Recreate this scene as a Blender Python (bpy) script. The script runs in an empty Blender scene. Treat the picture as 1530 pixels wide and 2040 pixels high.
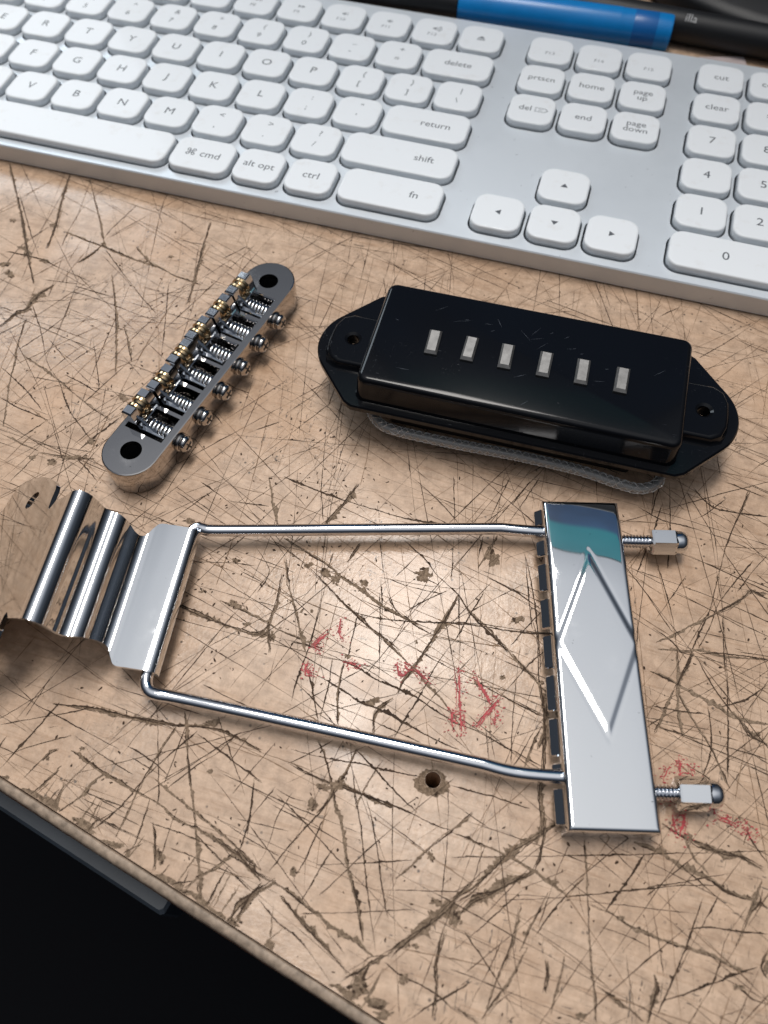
import bpy, bmesh, math, random
from mathutils import Vector, Matrix
random.seed(7)
S = 0.001                                   # all lengths below are millimetres
scene = bpy.context.scene
col = scene.collection

# ------------------------------------------------------------------ camera
cam_data = bpy.data.cameras.new('camera')
cam = bpy.data.objects.new('camera', cam_data)
col.objects.link(cam)
cam.matrix_world = Matrix((
    (0.95847977, -0.24624821, 0.14379968, 32.072 * S),
    (0.28508156, 0.83932592, -0.46288283, -103.376 * S),
    (-0.00671073, 0.48465846, 0.87467774, 192.331 * S),
    (0, 0, 0, 1)))
cam_data.sensor_fit = 'VERTICAL'
cam_data.sensor_height = 36.0
cam_data.sensor_width = 27.0
cam_data.lens = 27.74
cam_data.clip_start = 0.005
cam_data.clip_end = 20.0
cam_data.dof.use_dof = True
cam_data.dof.focus_distance = 0.215
cam_data.dof.aperture_fstop = 14.0
scene.camera = cam

# ------------------------------------------------------------------ ambient light of the room
world = bpy.data.worlds.new('World')
scene.world = world
world.use_nodes = True
wn, wl = world.node_tree.nodes, world.node_tree.links
wn.clear()
w_out = wn.new('ShaderNodeOutputWorld')
w_bg = wn.new('ShaderNodeBackground')
w_tc = wn.new('ShaderNodeTexCoord')
w_sep = wn.new('ShaderNodeSeparateXYZ')
w_ramp = wn.new('ShaderNodeValToRGB')
wl.new(w_tc.outputs['Generated'], w_sep.inputs[0])
wl.new(w_sep.outputs['Z'], w_ramp.inputs[0])
wl.new(w_ramp.outputs[0], w_bg.inputs[0])
wl.new(w_bg.outputs[0], w_out.inputs[0])
els = w_ramp.color_ramp.elements
els[0].position = 0.0; els[0].color = (0.012, 0.014, 0.018, 1)
els[1].position = 1.0; els[1].color = (0.86, 0.875, 0.90, 1)
for p, c in ((0.30, (0.025, 0.029, 0.036, 1)), (0.60, (0.075, 0.088, 0.11, 1)), (0.78, (0.26, 0.285, 0.33, 1)), (0.88, (0.60, 0.625, 0.67, 1))):
    e = els.new(p); e.color = c
w_bg.inputs[1].default_value = 1.0

# ------------------------------------------------------------------ lamps
def area_lamp(name, loc, target, sx, sy, watts, colour, spin=0.0):
    d = bpy.data.lights.new(name, 'AREA')
    d.shape = 'RECTANGLE'; d.size = sx; d.size_y = sy; d.energy = watts; d.color = colour
    o = bpy.data.objects.new(name, d)
    col.objects.link(o)
    o.location = loc
    o.rotation_euler = ((Vector(target) - Vector(loc)).to_track_quat('-Z', 'Y').to_matrix() @ Matrix.Rotation(spin, 3, 'Z')).to_euler()
    return o
area_lamp('ceiling_lamp', (-0.26, 0.58, 2.25), (0.02, -0.03, 0), 1.3, 0.50, 40.0, (1.0, 0.955, 0.905), 0.9)
area_lamp('window_light', (-1.75, 1.65, 1.55), (-0.05, 0.0, 0), 1.0, 0.9, 16.0, (0.80, 0.91, 1.0))

scene.view_settings.view_transform = 'Standard'
scene.view_settings.look = 'None'
scene.view_settings.exposure = 0.0
scene.view_settings.gamma = 1.0

# ------------------------------------------------------------------ material helpers
def new_mat(name):
    m = bpy.data.materials.new(name)
    m.use_nodes = True
    nt = m.node_tree
    return m, nt, nt.nodes['Principled BSDF'], nt.nodes, nt.links

def n_noise(nt, scale, detail=4.0, rough=0.55, vec=None, dist=0.0):
    n = nt.nodes.new('ShaderNodeTexNoise')
    n.inputs['Scale'].default_value = scale
    n.inputs['Detail'].default_value = detail
    n.inputs['Roughness'].default_value = rough
    n.inputs['Distortion'].default_value = dist
    if vec is not None: nt.links.new(vec, n.inputs['Vector'])
    return n.outputs['Fac']

def n_ramp(nt, fac, stops):
    r = nt.nodes.new('ShaderNodeValToRGB')
    nt.links.new(fac, r.inputs[0])
    e = r.color_ramp.elements
    while len(e) < len(stops): e.new(0.5)
    for k, (p, c) in enumerate(stops):
        if not isinstance(c, (tuple, list)): c = (c, c, c)
        e[k].position = p; e[k].color = (*c[:3], 1)
    return r.outputs[0]

def n_mix(nt, fac, a, b, mode='MIX'):
    m = nt.nodes.new('ShaderNodeMix'); m.data_type = 'RGBA'; m.blend_type = mode
    for sock, v in ((m.inputs[0], fac), (m.inputs[6], a), (m.inputs[7], b)):
        if isinstance(v, (int, float)): sock.default_value = v
        elif isinstance(v, (tuple, list)): sock.default_value = (*v[:3], 1)
        else: nt.links.new(v, sock)
    return m.outputs[2]

def n_map(nt, scale=(1, 1, 1), rot=(0, 0, 0), kind='Object'):
    tc = nt.nodes.new('ShaderNodeTexCoord')
    mp = nt.nodes.new('ShaderNodeMapping')
    mp.inputs['Scale'].default_value = scale
    mp.inputs['Rotation'].default_value = rot
    nt.links.new(tc.outputs[kind], mp.inputs[0])
    return mp.outputs[0]

def n_bump(nt, height, strength, dist, bsdf, normal=None):
    b = nt.nodes.new('ShaderNodeBump')
    b.inputs['Strength'].default_value = strength
    b.inputs['Distance'].default_value = dist
    nt.links.new(height, b.inputs['Height'])
    if normal is not None: nt.links.new(normal, b.inputs['Normal'])
    if bsdf is not None: nt.links.new(b.outputs[0], bsdf.inputs['Normal'])
    return b.outputs[0]

def simple(name, colour, rough=0.4, metal=0.0, spec=0.5, vary=0.0, scale=300.0, coat=0.0, rvar=0.0, bump=0.0):
    m, nt, b, N, L = new_mat(name)
    b.inputs['Base Color'].default_value = (*colour, 1)
    b.inputs['Roughness'].default_value = rough
    b.inputs['Metallic'].default_value = metal
    b.inputs['Specular IOR Level'].default_value = spec
    if coat: b.inputs['Coat Weight'].default_value = coat; b.inputs['Coat Roughness'].default_value = 0.06
    v = n_map(nt)
    if vary:
        f = n_noise(nt, scale, 4, 0.6, v)
        L.new(n_ramp(nt, f, ((0.3, tuple(c * (1 - vary) for c in colour)), (0.7, tuple(min(1, c * (1 + vary)) for c in colour)))), b.inputs['Base Color'])
    if rvar:
        f = n_noise(nt, scale * 0.7, 3, 0.6, v)
        L.new(n_ramp(nt, f, ((0.3, max(0.01, rough - rvar)), (0.72, rough + rvar))), b.inputs['Roughness'])
    if bump:
        n_bump(nt, n_noise(nt, scale * 2, 3, 0.6, v), 0.3, bump * S, b)
    return m

# ------------------------------------------------------------------ mesh helpers (millimetres, world axes)
def empty(name, loc, label=None, cat=None, group=None, rz=0.0):
    o = bpy.data.objects.new(name, None)
    col.objects.link(o)
    o.location = Vector(loc) * S
    o.rotation_euler = (0, 0, rz)
    o.empty_display_size = 0.01
    if label: o['label'] = label
    if cat: o['category'] = cat
    if group: o['group'] = group
    return o

def make(name, verts, faces, mat, parent=None, smooth=False, sharp=35.0, origin=(0, 0, 0), kind=None):
    """verts in mm in the frame of the top-level parent; origin = the object's own place in that frame"""
    me = bpy.data.meshes.new(name)
    ox, oy, oz = origin
    me.from_pydata([((v[0] - ox) * S, (v[1] - oy) * S, (v[2] - oz) * S) for v in verts], [], faces)
    me.update()
    bm = bmesh.new(); bm.from_mesh(me)
    bmesh.ops.recalc_face_normals(bm, faces=bm.faces)
    if smooth:
        for f in bm.faces: f.smooth = True
        lim = math.radians(sharp)
        for e in bm.edges:
            if len(e.link_faces) == 2 and e.calc_face_angle(0) > lim: e.smooth = False
    bm.to_mesh(me); bm.free()
    if mat: me.materials.append(mat)
    o = bpy.data.objects.new(name, me)
    col.objects.link(o)
    o.location = Vector(origin) * S
    if parent: o.parent = parent
    if kind: o['kind'] = kind
    return o

class MB:
    def __init__(self): self.v = []; self.f = []
    def add(self, verts, faces):
        k = len(self.v); self.v += [tuple(v) for v in verts]; self.f += [tuple(i + k for i in f) for f in faces]; return self
    def loft(self, loops, cap0=True, cap1=True, closed=True):
        n = len(loops[0]); v = [p for l in loops for p in l]; f = []
        for a in range(len(loops) - 1):
            for i in range(n if closed else n - 1):
                j = (i + 1) % n
                f.append((a * n + i, a * n + j, (a + 1) * n + j, (a + 1) * n + i))
        if cap0: f.append(tuple(range(n))[::-1])
        if cap1: f.append(tuple(range((len(loops) - 1) * n, len(loops) * n)))
        return self.add(v, f)
    def tube(self, path, r, n=10, caps=True):
        P = [Vector(p) for p in path]; loops = []
        t = (P[1] - P[0]).normalized()
        u = t.orthogonal().normalized()
        for i, p in enumerate(P):
            t2 = ((P[min(i + 1, len(P) - 1)] - P[max(i - 1, 0)])).normalized()
            u = (u - t2 * u.dot(t2)).normalized(); w = t2.cross(u)
            rr = r[i] if isinstance(r, (list, tuple)) else r
            loops.append([tuple(p + (u * math.cos(2 * math.pi * k / n) + w * math.sin(2 * math.pi * k / n)) * rr) for k in range(n)])
        return self.loft(loops, caps, caps)
    def lathe(self, prof, org, axis, n=20, caps=True, ref=None, poly=None):
        a = Vector(axis).normalized(); u = (Vector(ref) if ref else a.orthogonal()); u = (u - a * u.dot(a)).normalized(); w = a.cross(u); o = Vector(org)
        loops = [[tuple(o + a * z + (u * math.cos(2 * math.pi * k / n) + w * math.sin(2 * math.pi * k / n)) * r) for k in range(n)] for r, z in prof]
        return self.loft(loops, caps, caps)
    def box(self, c, ex, ey, ez, hx, hy, hz, bev=0.0):
        """box with centre c, unit axes ex ey ez, half sizes; bev chamfers every edge of the outline and top/bottom"""
        c = Vector(c); ex, ey, ez = Vector(ex), Vector(ey), Vector(ez)
        def lp(dx, dy, z):
            b = min(bev, dx * 0.9, dy * 0.9)
            pts = [(dx - b, -dy), (dx, -dy + b), (dx, dy - b), (dx - b, dy), (-dx + b, dy), (-dx, dy - b), (-dx, -dy + b), (-dx + b, -dy)] if b > 0 else [(dx, -dy), (dx, dy), (-dx, dy), (-dx, -dy)]
            return [tuple(c + ex * x + ey * y + ez * z) for x, y in pts]
        if bev > 0:
            return self.loft([lp(hx - bev, hy - bev, -hz), lp(hx, hy, -hz + bev), lp(hx, hy, hz - bev), lp(hx - bev, hy - bev, hz)])
        return self.loft([lp(hx, hy, -hz), lp(hx, hy, hz)])
    def obj(self, name, mat, parent=None, smooth=False, sharp=35.0, origin=(0, 0, 0), kind=None):
        return make(name, self.v, self.f, mat, parent, smooth, sharp, origin, kind)

def rrect(w, h, r, n=6):
    """rounded rectangle outline, counter-clockwise, centred"""
    pts = []
    for cx, cy, a0 in ((w / 2 - r, h / 2 - r, 0), (-w / 2 + r, h / 2 - r, 90), (-w / 2 + r, -h / 2 + r, 180), (w / 2 - r, -h / 2 + r, 270)):
        for k in range(n + 1):
            a = math.radians(a0 + 90 * k / n); pts.append((cx + r * math.cos(a), cy + r * math.sin(a)))
    return pts

def circle(cx, cy, r, n=24, ry=None, rot=0.0):
    ry = ry or r; c, s = math.cos(rot), math.sin(rot)
    return [(cx + r * math.cos(2 * math.pi * k / n) * c - ry * math.sin(2 * math.pi * k / n) * s, cy + r * math.cos(2 * math.pi * k / n) * s + ry * math.sin(2 * math.pi * k / n) * c) for k in range(n)]

def fill2d(outer, holes):
    """triangulate a flat outline with holes; returns the triangles' corner points as an indexed mesh"""
    bm = bmesh.new(); edges = []
    for lp in [outer] + holes:
        vs = [bm.verts.new((x, y, 0)) for x, y in lp]
        edges += [bm.edges.new((vs[i], vs[(i + 1) % len(vs)])) for i in range(len(vs))]
    bmesh.ops.triangle_fill(bm, use_beauty=True, use_dissolve=False, edges=edges, normal=(0, 0, 1))
    bm.verts.index_update()
    v = [(p.co.x, p.co.y) for p in bm.verts]; f = [tuple(q.index for q in t.verts) for t in bm.faces]
    bm.free()
    return v, f

def slab(mb, outer, holes, z0, z1, bottom=True, xf=None, top_outer=None):
    """a plate with real through holes between z0 and z1"""
    xf = xf or (lambda x, y, z: (x, y, z))
    v, f = fill2d(top_outer or outer, holes)
    mb.add([xf(x, y, z1) for x, y in v], f)
    if bottom:
        v, f = fill2d(outer, holes)
        mb.add([xf(x, y, z0) for x, y in v], [t[::-1] for t in f])
    for k, lp in enumerate([outer] + holes):
        n = len(lp); hi = top_outer if (k == 0 and top_outer) else lp
        mb.add([xf(x, y, z0) for x, y in lp] + [xf(x, y, z1) for x, y in hi], [(i, (i + 1) % n, n + (i + 1) % n, n + i) for i in range(n)])
    return mb

def catmull(pts, step=1.0):
    P = [Vector(p) for p in pts]; out = []
    for i in range(len(P) - 1):
        p0, p1, p2, p3 = P[max(i - 1, 0)], P[i], P[i + 1], P[min(i + 2, len(P) - 1)]
        n = max(1, int((p2 - p1).length / step))
        for k in range(n):
            t = k / n
            out.append(0.5 * ((2 * p1) + (p2 - p0) * t + (2 * p0 - 5 * p1 + 4 * p2 - p3) * t * t + (3 * p1 - p0 - 3 * p2 + p3) * t ** 3))
    out.append(P[-1])
    return out

def smooth01(x):
    x = max(0.0, min(1.0, x)); return x * x * (3 - 2 * x)

# ------------------------------------------------------------------ materials
def mat_wood():
    m, nt, b, N, L = new_mat('beech_laminate')
    v0 = n_map(nt)
    vg = n_map(nt, (22, 150, 22), (0, 0, 0.32))
    vf = n_map(nt, (90, 900, 90), (0, 0, 0.32))
    grain = n_noise(nt, 1.0, 5, 0.6, vg, 0.6)
    base = n_ramp(nt, grain, ((0.28, (0.46, 0.305, 0.20)), (0.5, (0.54, 0.375, 0.257)), (0.75, (0.595, 0.425, 0.30))))
    fleck = n_ramp(nt, n_noise(nt, 1.0, 3, 0.6, vf), ((0.54, 0.0), (0.70, 0.9)))
    c = n_mix(nt, fleck, base, (0.42, 0.27, 0.17))
    mott = n_ramp(nt, n_noise(nt, 260, 5, 0.75, v0), ((0.33, (0.72, 0.70, 0.68)), (0.62, (1.10, 1.10, 1.10))))
    c = n_mix(nt, 1.0, c, mott, 'MULTIPLY')
    # honey-coloured patches where the lacquer is worn through, and grey grime
    patch = n_ramp(nt, n_noise(nt, 22, 4, 0.6, v0), ((0.52, 0.0), (0.68, 0.5)))
    c = n_mix(nt, patch, c, (0.56, 0.345, 0.205))
    grime = n_ramp(nt, n_noise(nt, 34, 6, 0.7, v0, 0.4), ((0.56, 0.0), (0.78, 0.36)))
    c = n_mix(nt, grime, c, (0.27, 0.195, 0.14))
    # pin-head dirt and dark pores
    vo = N.new('ShaderNodeTexVoronoi'); vo.inputs['Scale'].default_value = 420
    L.new(v0, vo.inputs['Vector'])
    dots = n_ramp(nt, vo.outputs['Distance'], ((0.10, 1.0), (0.19, 0.0)))
    gate = n_ramp(nt, n_noise(nt, 60, 3, 0.6, v0), ((0.54, 0.0), (0.60, 1.0)))
    c = n_mix(nt, n_mix(nt, 1.0, dots, gate, 'MULTIPLY'), c, (0.11, 0.075, 0.05))
    # short scuffs clustered in patches
    sc = n_noise(nt, 1.0, 2, 0.5, n_map(nt, (1500, 260, 500), (0, 0, 0.9)), 1.2)
    sc2 = n_noise(nt, 1.0, 2, 0.5, n_map(nt, (300, 1700, 500), (0, 0, -0.35)), 1.0)
    g2 = n_ramp(nt, n_noise(nt, 26, 4, 0.6, v0), ((0.48, 0.0), (0.62, 1.0)))
    s = n_mix(nt, 1.0, n_ramp(nt, sc, ((0.655, 0.0), (0.70, 1.0))), n_ramp(nt, sc2, ((0.665, 0.0), (0.70, 1.0))), 'ADD')
    c = n_mix(nt, n_mix(nt, 1.0, s, g2, 'MULTIPLY'), c, (0.13, 0.09, 0.06))
    L.new(c, b.inputs['Base Color'])
    # lacquer survives in patches: glossy orange peel there, dull bare wood elsewhere
    lac = n_ramp(nt, n_noise(nt, 16, 3, 0.55, v0), ((0.42, 0.50), (0.58, 0.25)))
    L.new(lac, b.inputs['Roughness'])
    b.inputs['Specular IOR Level'].default_value = 0.5
    peel = n_noise(nt, 900, 2, 0.5, v0)
    b1 = n_bump(nt, peel, 0.55, 0.10 * S, None)
    n_bump(nt, fleck, 0.25, 0.05 * S, b, b1)
    return m

def mat_gouge():
    m, nt, b, N, L = new_mat('gouged_fibre')
    at = N.new('ShaderNodeAttribute'); at.attribute_name = 'tone'
    v = n_map(nt)
    dark = n_ramp(nt, n_noise(nt, 700, 4, 0.6, v), ((0.3, (0.026, 0.016, 0.010)), (0.7, (0.090, 0.055, 0.034))))
    grey = n_ramp(nt, n_noise(nt, 1100, 5, 0.75, v, 0.8), ((0.33, (0.075, 0.05, 0.032)), (0.5, (0.215, 0.15, 0.10)), (0.68, (0.36, 0.26, 0.18))))
    soft = n_ramp(nt, n_noise(nt, 700, 3, 0.6, v), ((0.3, (0.19, 0.12, 0.075)), (0.7, (0.33, 0.22, 0.14))))
    c = n_mix(nt, n_ramp(nt, at.outputs['Fac'], ((0.28, 0.0), (0.40, 1.0))), dark, grey)
    c = n_mix(nt, n_ramp(nt, at.outputs['Fac'], ((0.76, 0.0), (0.86, 1.0))), c, soft)
    L.new(c, b.inputs['Base Color'])
    b.inputs['Roughness'].default_value = 0.8
    b.inputs['Specular IOR Level'].default_value = 0.25
    n_bump(nt, n_noise(nt, 900, 4, 0.7, v), 0.9, 0.35 * S, b)
    return m

M_WOOD = mat_wood()
M_GOUGE = mat_gouge()
M_RED = simple('red_ink', (0.42, 0.045, 0.05), 0.6, vary=0.4, scale=900)
M_BAND = simple('edge_lacquer', (0.37, 0.285, 0.215), 0.35, vary=0.4, scale=420, rvar=0.1)
M_BANDLINE = simple('brown_veneer_line', (0.17, 0.075, 0.04), 0.5, vary=0.5, scale=160)
M_RAIL = simple('painted_steel_rail', (0.035, 0.045, 0.058), 0.5, vary=0.15, scale=60)
M_FLOOR = simple('dark_floor', (0.004, 0.004, 0.005), 0.9, spec=0.1)  # the darkness below the bench is put into this near-black colour
M_HOLE = simple('hole_wall', (0.05, 0.035, 0.025), 0.9)

# measured on the bench, tenths of a millimetre: cuts (width, tone, x y x y ...), ink strokes, gouged spots
SCR = [
(10,1,[-624,-763,-516,-748,-411,-737,-325,-727,-221,-707,-152,-714,-90,-727]),
(5,0,[-670,-938,-621,-795,-609,-756]),
(4,0,[-379,-688,-291,-872,-279,-908]),
(7,0,[-304,-688,-237,-816,-180,-917,-105,-1060]),
(6,0,[-310,-729,-323,-800,-334,-873,-339,-980,-339,-998]),
(6,0,[-255,-723,-296,-792,-329,-855,-356,-927,-395,-996]),
(7,0,[-527,-852,-435,-874,-337,-893,-276,-903,-212,-923,-149,-931,-65,-954]),
(6,0,[-419,-870,-441,-896,-456,-937,-476,-966]),
(7,1,[-271,-944,-253,-977,-239,-1002,-228,-1036]),
(5,0,[-300,-898,-296,-944,-292,-988,-294,-1011]),
(5,0,[-230,-901,-230,-940,-225,-987,-226,-1013]),
(6,0,[-312,-854,-250,-876,-200,-892,-136,-912,-61,-942,2,-968]),
(6,0,[-148,-1050,-127,-1024,-94,-985,-61,-942]),
(5,0,[-172,-937,-114,-965,-42,-991]),
(12,1,[-61,-942,-41,-962,-5,-980,9,-987]),
(5,0,[-87,-1069,-80,-1017,-72,-978]),
(8,1,[-102,-1062,-124,-1030]),
(12,1,[-28,-1086,-20,-1045,1,-1018,12,-993]),
(4,0,[-723,-846,-651,-808,-577,-773,-520,-739]),
(3,0,[-684,-915,-619,-867,-544,-819]),
(4,0,[-536,-817,-472,-836,-420,-849,-361,-861]),
(4,0,[-406,-804,-338,-817,-284,-838]),
(4,0,[-159,-697,-188,-756,-226,-800,-271,-866]),
(4,0,[-256,-730,-180,-754,-129,-771,-66,-789]),
(5,0,[-87,-779,-72,-831,-61,-890,-59,-949]),
(4,0,[-453,-944,-371,-950,-297,-960]),
(3,0,[-456,-929,-362,-932,-274,-937]),
(3,0,[-465,-963,-385,-974,-296,-982,-229,-988]),
(3,0,[-439,-971,-339,-980,-267,-988]),
(3,0,[-211,-983,-126,-987,-41,-995]),
(3,0,[-278,-946,-184,-949,-106,-955]),
(4,0,[-524,-925,-488,-910,-498,-925]),
(9,0,[-582,-893,-568,-868,-558,-861]),
(4,0,[-607,-945,-594,-913,-582,-885]),
(3,0,[-221,-676,-152,-758,-87,-835]),
(12,1,[-133,-934,-76,-951,-39,-962,9,-980,33,-980]),
(10,0,[33,-980,64,-989,122,-1007,184,-1026,251,-1043,290,-1058]),
(16,1,[-11,-1074,4,-1021,29,-992,40,-978]),
(5,0,[34,-929,59,-873,88,-815,102,-780,111,-757]),
(8,0,[110,-781,148,-832,183,-903,212,-945,239,-993,261,-1037]),
(4,0,[144,-731,191,-826,231,-918,266,-992,292,-1045]),
(4,0,[180,-752,213,-805,245,-870,275,-933,301,-981]),
(7,0,[125,-749,184,-751,243,-753,301,-759,344,-766,384,-767]),
(22,1,[458,-861,421,-911,393,-954,360,-998,320,-1043]),
(16,1,[320,-1043,295,-1063,266,-1091,244,-1114]),
(6,0,[424,-715,386,-772,344,-826,319,-866,293,-899]),
(4,0,[117,-923,182,-900,240,-881,319,-852]),
(3,0,[113,-1025,198,-998,282,-969,353,-945]),
(9,1,[62,-1004,97,-1024,135,-1044,163,-1056,191,-1071,228,-1090,247,-1101]),
(5,0,[17,-1024,67,-1051,121,-1069,168,-1094,217,-1126]),
(5,0,[-121,-964,-71,-986,-2,-1015]),
(5,0,[-82,-798,-65,-864,-54,-914]),
(5,0,[-29,-791,-51,-844,-67,-891,-76,-921]),
(4,0,[13,-790,-1,-845,-3,-929,-11,-961]),
(5,0,[108,-797,96,-862,91,-916,80,-955]),
(4,0,[-24,-805,47,-839,112,-872,147,-892,232,-932,298,-968,347,-995]),
(4,0,[143,-878,127,-927,113,-981,103,-1019]),
(8,0,[502,-1041,463,-1078,433,-1102,399,-1138,382,-1156]),
(7,0,[317,-1060,359,-1074,389,-1077,436,-1086,468,-1098,506,-1106]),
(9,1,[427,-964,421,-1000,423,-1038,433,-1074,440,-1128]),
(4,0,[355,-669,378,-759,393,-848,402,-913]),
(5,0,[392,-767,438,-776]),
(4,0,[-28,-794,9,-803,51,-802]),
(4,0,[-150,-893,-95,-904,-40,-917,31,-930]),
(3,0,[-110,-990,-26,-994,57,-1001]),
(5,0,[60,-876,45,-903,20,-966]),
(3,0,[-32,-937,5,-970]),
(18,1,[424,-905,454,-875,489,-826,526,-779,564,-737,620,-679]),
(22,1,[433,-941,468,-896,506,-860,545,-826,586,-797]),
(12,1,[572,-656,591,-701,593,-764,586,-797]),
(8,0,[390,-770,449,-775,503,-782,586,-797,665,-825]),
(6,0,[680,-698,696,-769,710,-825,729,-910,749,-982,763,-1042]),
(7,0,[814,-694,790,-750,768,-790,748,-834]),
(6,0,[693,-778,657,-832,630,-882,611,-924]),
(13,0,[788,-675,845,-680,901,-695,961,-703,998,-718,1051,-719,1086,-725]),
(16,1,[847,-621,894,-630,932,-637,978,-641,1023,-636,1069,-649]),
(10,0,[895,-634,921,-667,956,-696]),
(7,0,[710,-825,757,-832,803,-843,848,-850,910,-852,974,-853,1018,-860,1065,-861]),
(8,0,[744,-865,797,-865,851,-873]),
(4,0,[532,-873,631,-840,725,-803,793,-776,897,-735,1005,-701]),
(4,0,[403,-821,535,-780,650,-745,783,-703,1079,-607]),
(4,0,[832,-757,896,-729,1003,-677]),
(6,0,[624,-829,604,-890,587,-960]),
(7,0,[602,-944,582,-1001,555,-1059,535,-1103]),
(6,0,[568,-867,564,-959,551,-1022,543,-1082]),
(5,0,[589,-1034,564,-1060,542,-1097]),
(13,1,[864,-921,871,-950,865,-982,863,-1012]),
(6,0,[752,-974,789,-986,825,-998,856,-1011]),
(5,0,[872,-972,920,-943,975,-907,1040,-865,1072,-843]),
(5,0,[951,-740,932,-817,913,-887,895,-947,876,-1001]),
(4,0,[985,-722,949,-808,911,-907]),
(4,0,[1043,-734,1005,-807,990,-880,973,-931]),
(6,0,[1070,-671,1048,-741,1024,-822]),
(5,0,[923,-815,965,-799,1017,-790,1089,-776]),
(22,1,[1067,-693,1055,-718,1046,-750]),
(13,1,[645,-959,651,-992,652,-1019]),
(6,0,[679,-941,678,-972,673,-1017,671,-1051]),
(5,0,[448,-1001,490,-948,528,-896,567,-842]),
(5,0,[466,-1071,487,-1049,507,-1023]),
(12,1,[472,-1095,500,-1102,532,-1108]),
(4,0,[468,-774,462,-834,456,-866]),
(4,0,[547,-940,536,-991,516,-1059,506,-1093]),
(4,0,[464,-956,509,-991,552,-1025,612,-1080]),
(12,1,[1091,-810,1081,-845,1094,-860]),
(5,0,[1029,-888,1059,-905,1097,-906]),
(4,0,[650,-716,632,-796,616,-903]),
(3,0,[830,-814,844,-851,854,-896]),
(4,0,[863,-829,844,-851]),
(17,1,[264,-202,250,-256,236,-309,223,-361,208,-403,189,-463,182,-501]),
(12,1,[176,-512,146,-556,154,-610]),
(7,0,[-115,-446,-60,-444,6,-453,74,-465,122,-479,187,-487,233,-495,281,-512,336,-526,397,-534,485,-554]),
(9,0,[-58,-504,0,-515,39,-526,98,-544,143,-548,208,-560,263,-573,325,-584,368,-588]),
(7,0,[-52,-290,31,-331,71,-353,119,-377,195,-421,248,-455,301,-489,350,-530]),
(5,0,[-84,-294,-70,-390,-66,-455,-67,-530,-63,-591]),
(4,0,[63,-251,90,-342,115,-430,138,-514]),
(7,0,[271,-210,311,-243,363,-272,410,-306,467,-345,512,-377,551,-401]),
(6,0,[326,-174,306,-245,290,-308,269,-366,251,-418,236,-490,220,-543,204,-607]),
(5,0,[200,-377,277,-396,346,-408,392,-421,460,-437,540,-453]),
(4,0,[82,-251,121,-289,174,-313,237,-328]),
(4,0,[236,-290,317,-271,400,-261,521,-240]),
(4,0,[526,-267,481,-331,450,-391,414,-459,379,-530]),
(4,0,[262,-193,287,-285,313,-381]),
(4,0,[328,-297,356,-396]),
(5,0,[454,-196,484,-255,509,-360,537,-440]),
(6,0,[31,-446,39,-526,64,-615]),
(5,0,[0,-460,12,-525,19,-611]),
(5,0,[-48,-506,-16,-560,19,-624]),
(4,0,[-83,-535,-17,-569,66,-619]),
(4,0,[10,-570,108,-576,199,-588,269,-597]),
(9,1,[-13,-730,34,-741,87,-749,133,-747,184,-752,248,-757]),
(9,1,[32,-662,62,-699,89,-740,123,-805]),
(8,0,[129,-655,120,-707,108,-747,94,-794,82,-819]),
(5,0,[125,-656,187,-691,247,-725,304,-753]),
(4,0,[108,-644,133,-707,165,-781]),
(6,0,[194,-660,173,-728,166,-785]),
(5,0,[-24,-700,61,-696,135,-686,209,-681,290,-673]),
(5,0,[360,-672,413,-672,469,-668,550,-671]),
(4,0,[295,-719,270,-750]),
(4,0,[504,-152,466,-212,426,-296]),
(4,0,[23,-273,30,-384,38,-453]),
(5,0,[545,-438,518,-511,501,-570,486,-598]),
(12,1,[541,-413,549,-480,539,-534]),
(4,0,[448,-295,466,-462,487,-582]),
(8,0,[-303,14,-208,-1,-102,-12,-7,-17,86,-18,194,-3]),
(8,0,[-343,2,-299,-86,-264,-141]),
(10,1,[-93,50,-109,-14,-144,-106]),
(5,0,[-526,-69,-437,-102,-323,-150]),
(4,0,[-436,-106,-309,-89]),
(9,0,[-235,-172,-107,-212,-43,-239,18,-258,73,-285,181,-310]),
(5,0,[-258,-187,-158,-227,-47,-291,44,-343,97,-363,164,-391]),
(7,0,[84,-86,149,-122,194,-161,264,-200,308,-245,384,-292,422,-318]),
(7,0,[325,0,296,-109]),
(11,1,[-30,-128,-45,-190]),
(11,1,[-91,-177,-90,-222]),
(7,0,[-208,-227,-177,-293,-143,-349,-97,-420,-69,-463]),
(9,1,[-203,-278,-186,-361,-186,-418,-159,-489]),
(12,1,[-440,-436,-352,-446,-281,-453,-206,-452,-186,-418]),
(6,0,[-334,-391,-244,-407,-156,-424,-30,-442]),
(5,0,[-453,-310,-362,-287,-283,-272]),
(5,0,[-83,-265,-72,-357,-68,-446]),
(5,0,[-71,-320,65,-323,191,-300,345,-262,502,-243]),
(5,0,[56,-217,87,-310,111,-410]),
(5,0,[407,-30,434,-128,469,-239]),
(6,0,[328,-130,419,-154,491,-184]),
(4,0,[-201,43,-149,-91]),
(4,0,[163,150,203,4]),
(4,0,[48,116,134,66,213,7]),
(5,0,[318,195,302,106,291,30]),
(4,0,[399,219,365,108,343,45]),
(4,0,[-304,-216,-240,-274,-248,-343]),
(4,0,[17,-98,66,-214,124,-299]),
(4,0,[211,-41,235,-164]),
(4,0,[141,-287,187,-237,236,-194]),
(5,0,[287,-11,289,-80]),
(4,0,[-587,-104,-446,-154]),
(10,1,[974,342,956,263,949,245]),
(6,0,[956,263,928,163,912,44,902,-44,884,-116,863,-197,855,-244]),
(5,0,[819,308,845,281,889,255,961,259,1028,268]),
(12,1,[1000,29,968,-14,921,-58]),
(6,0,[921,-58,870,-106,812,-156,777,-185]),
(5,0,[998,120,956,41,922,-28,904,-106,881,-173]),
(6,0,[784,-202,841,-190,885,-176,943,-173,1053,-152]),
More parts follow.
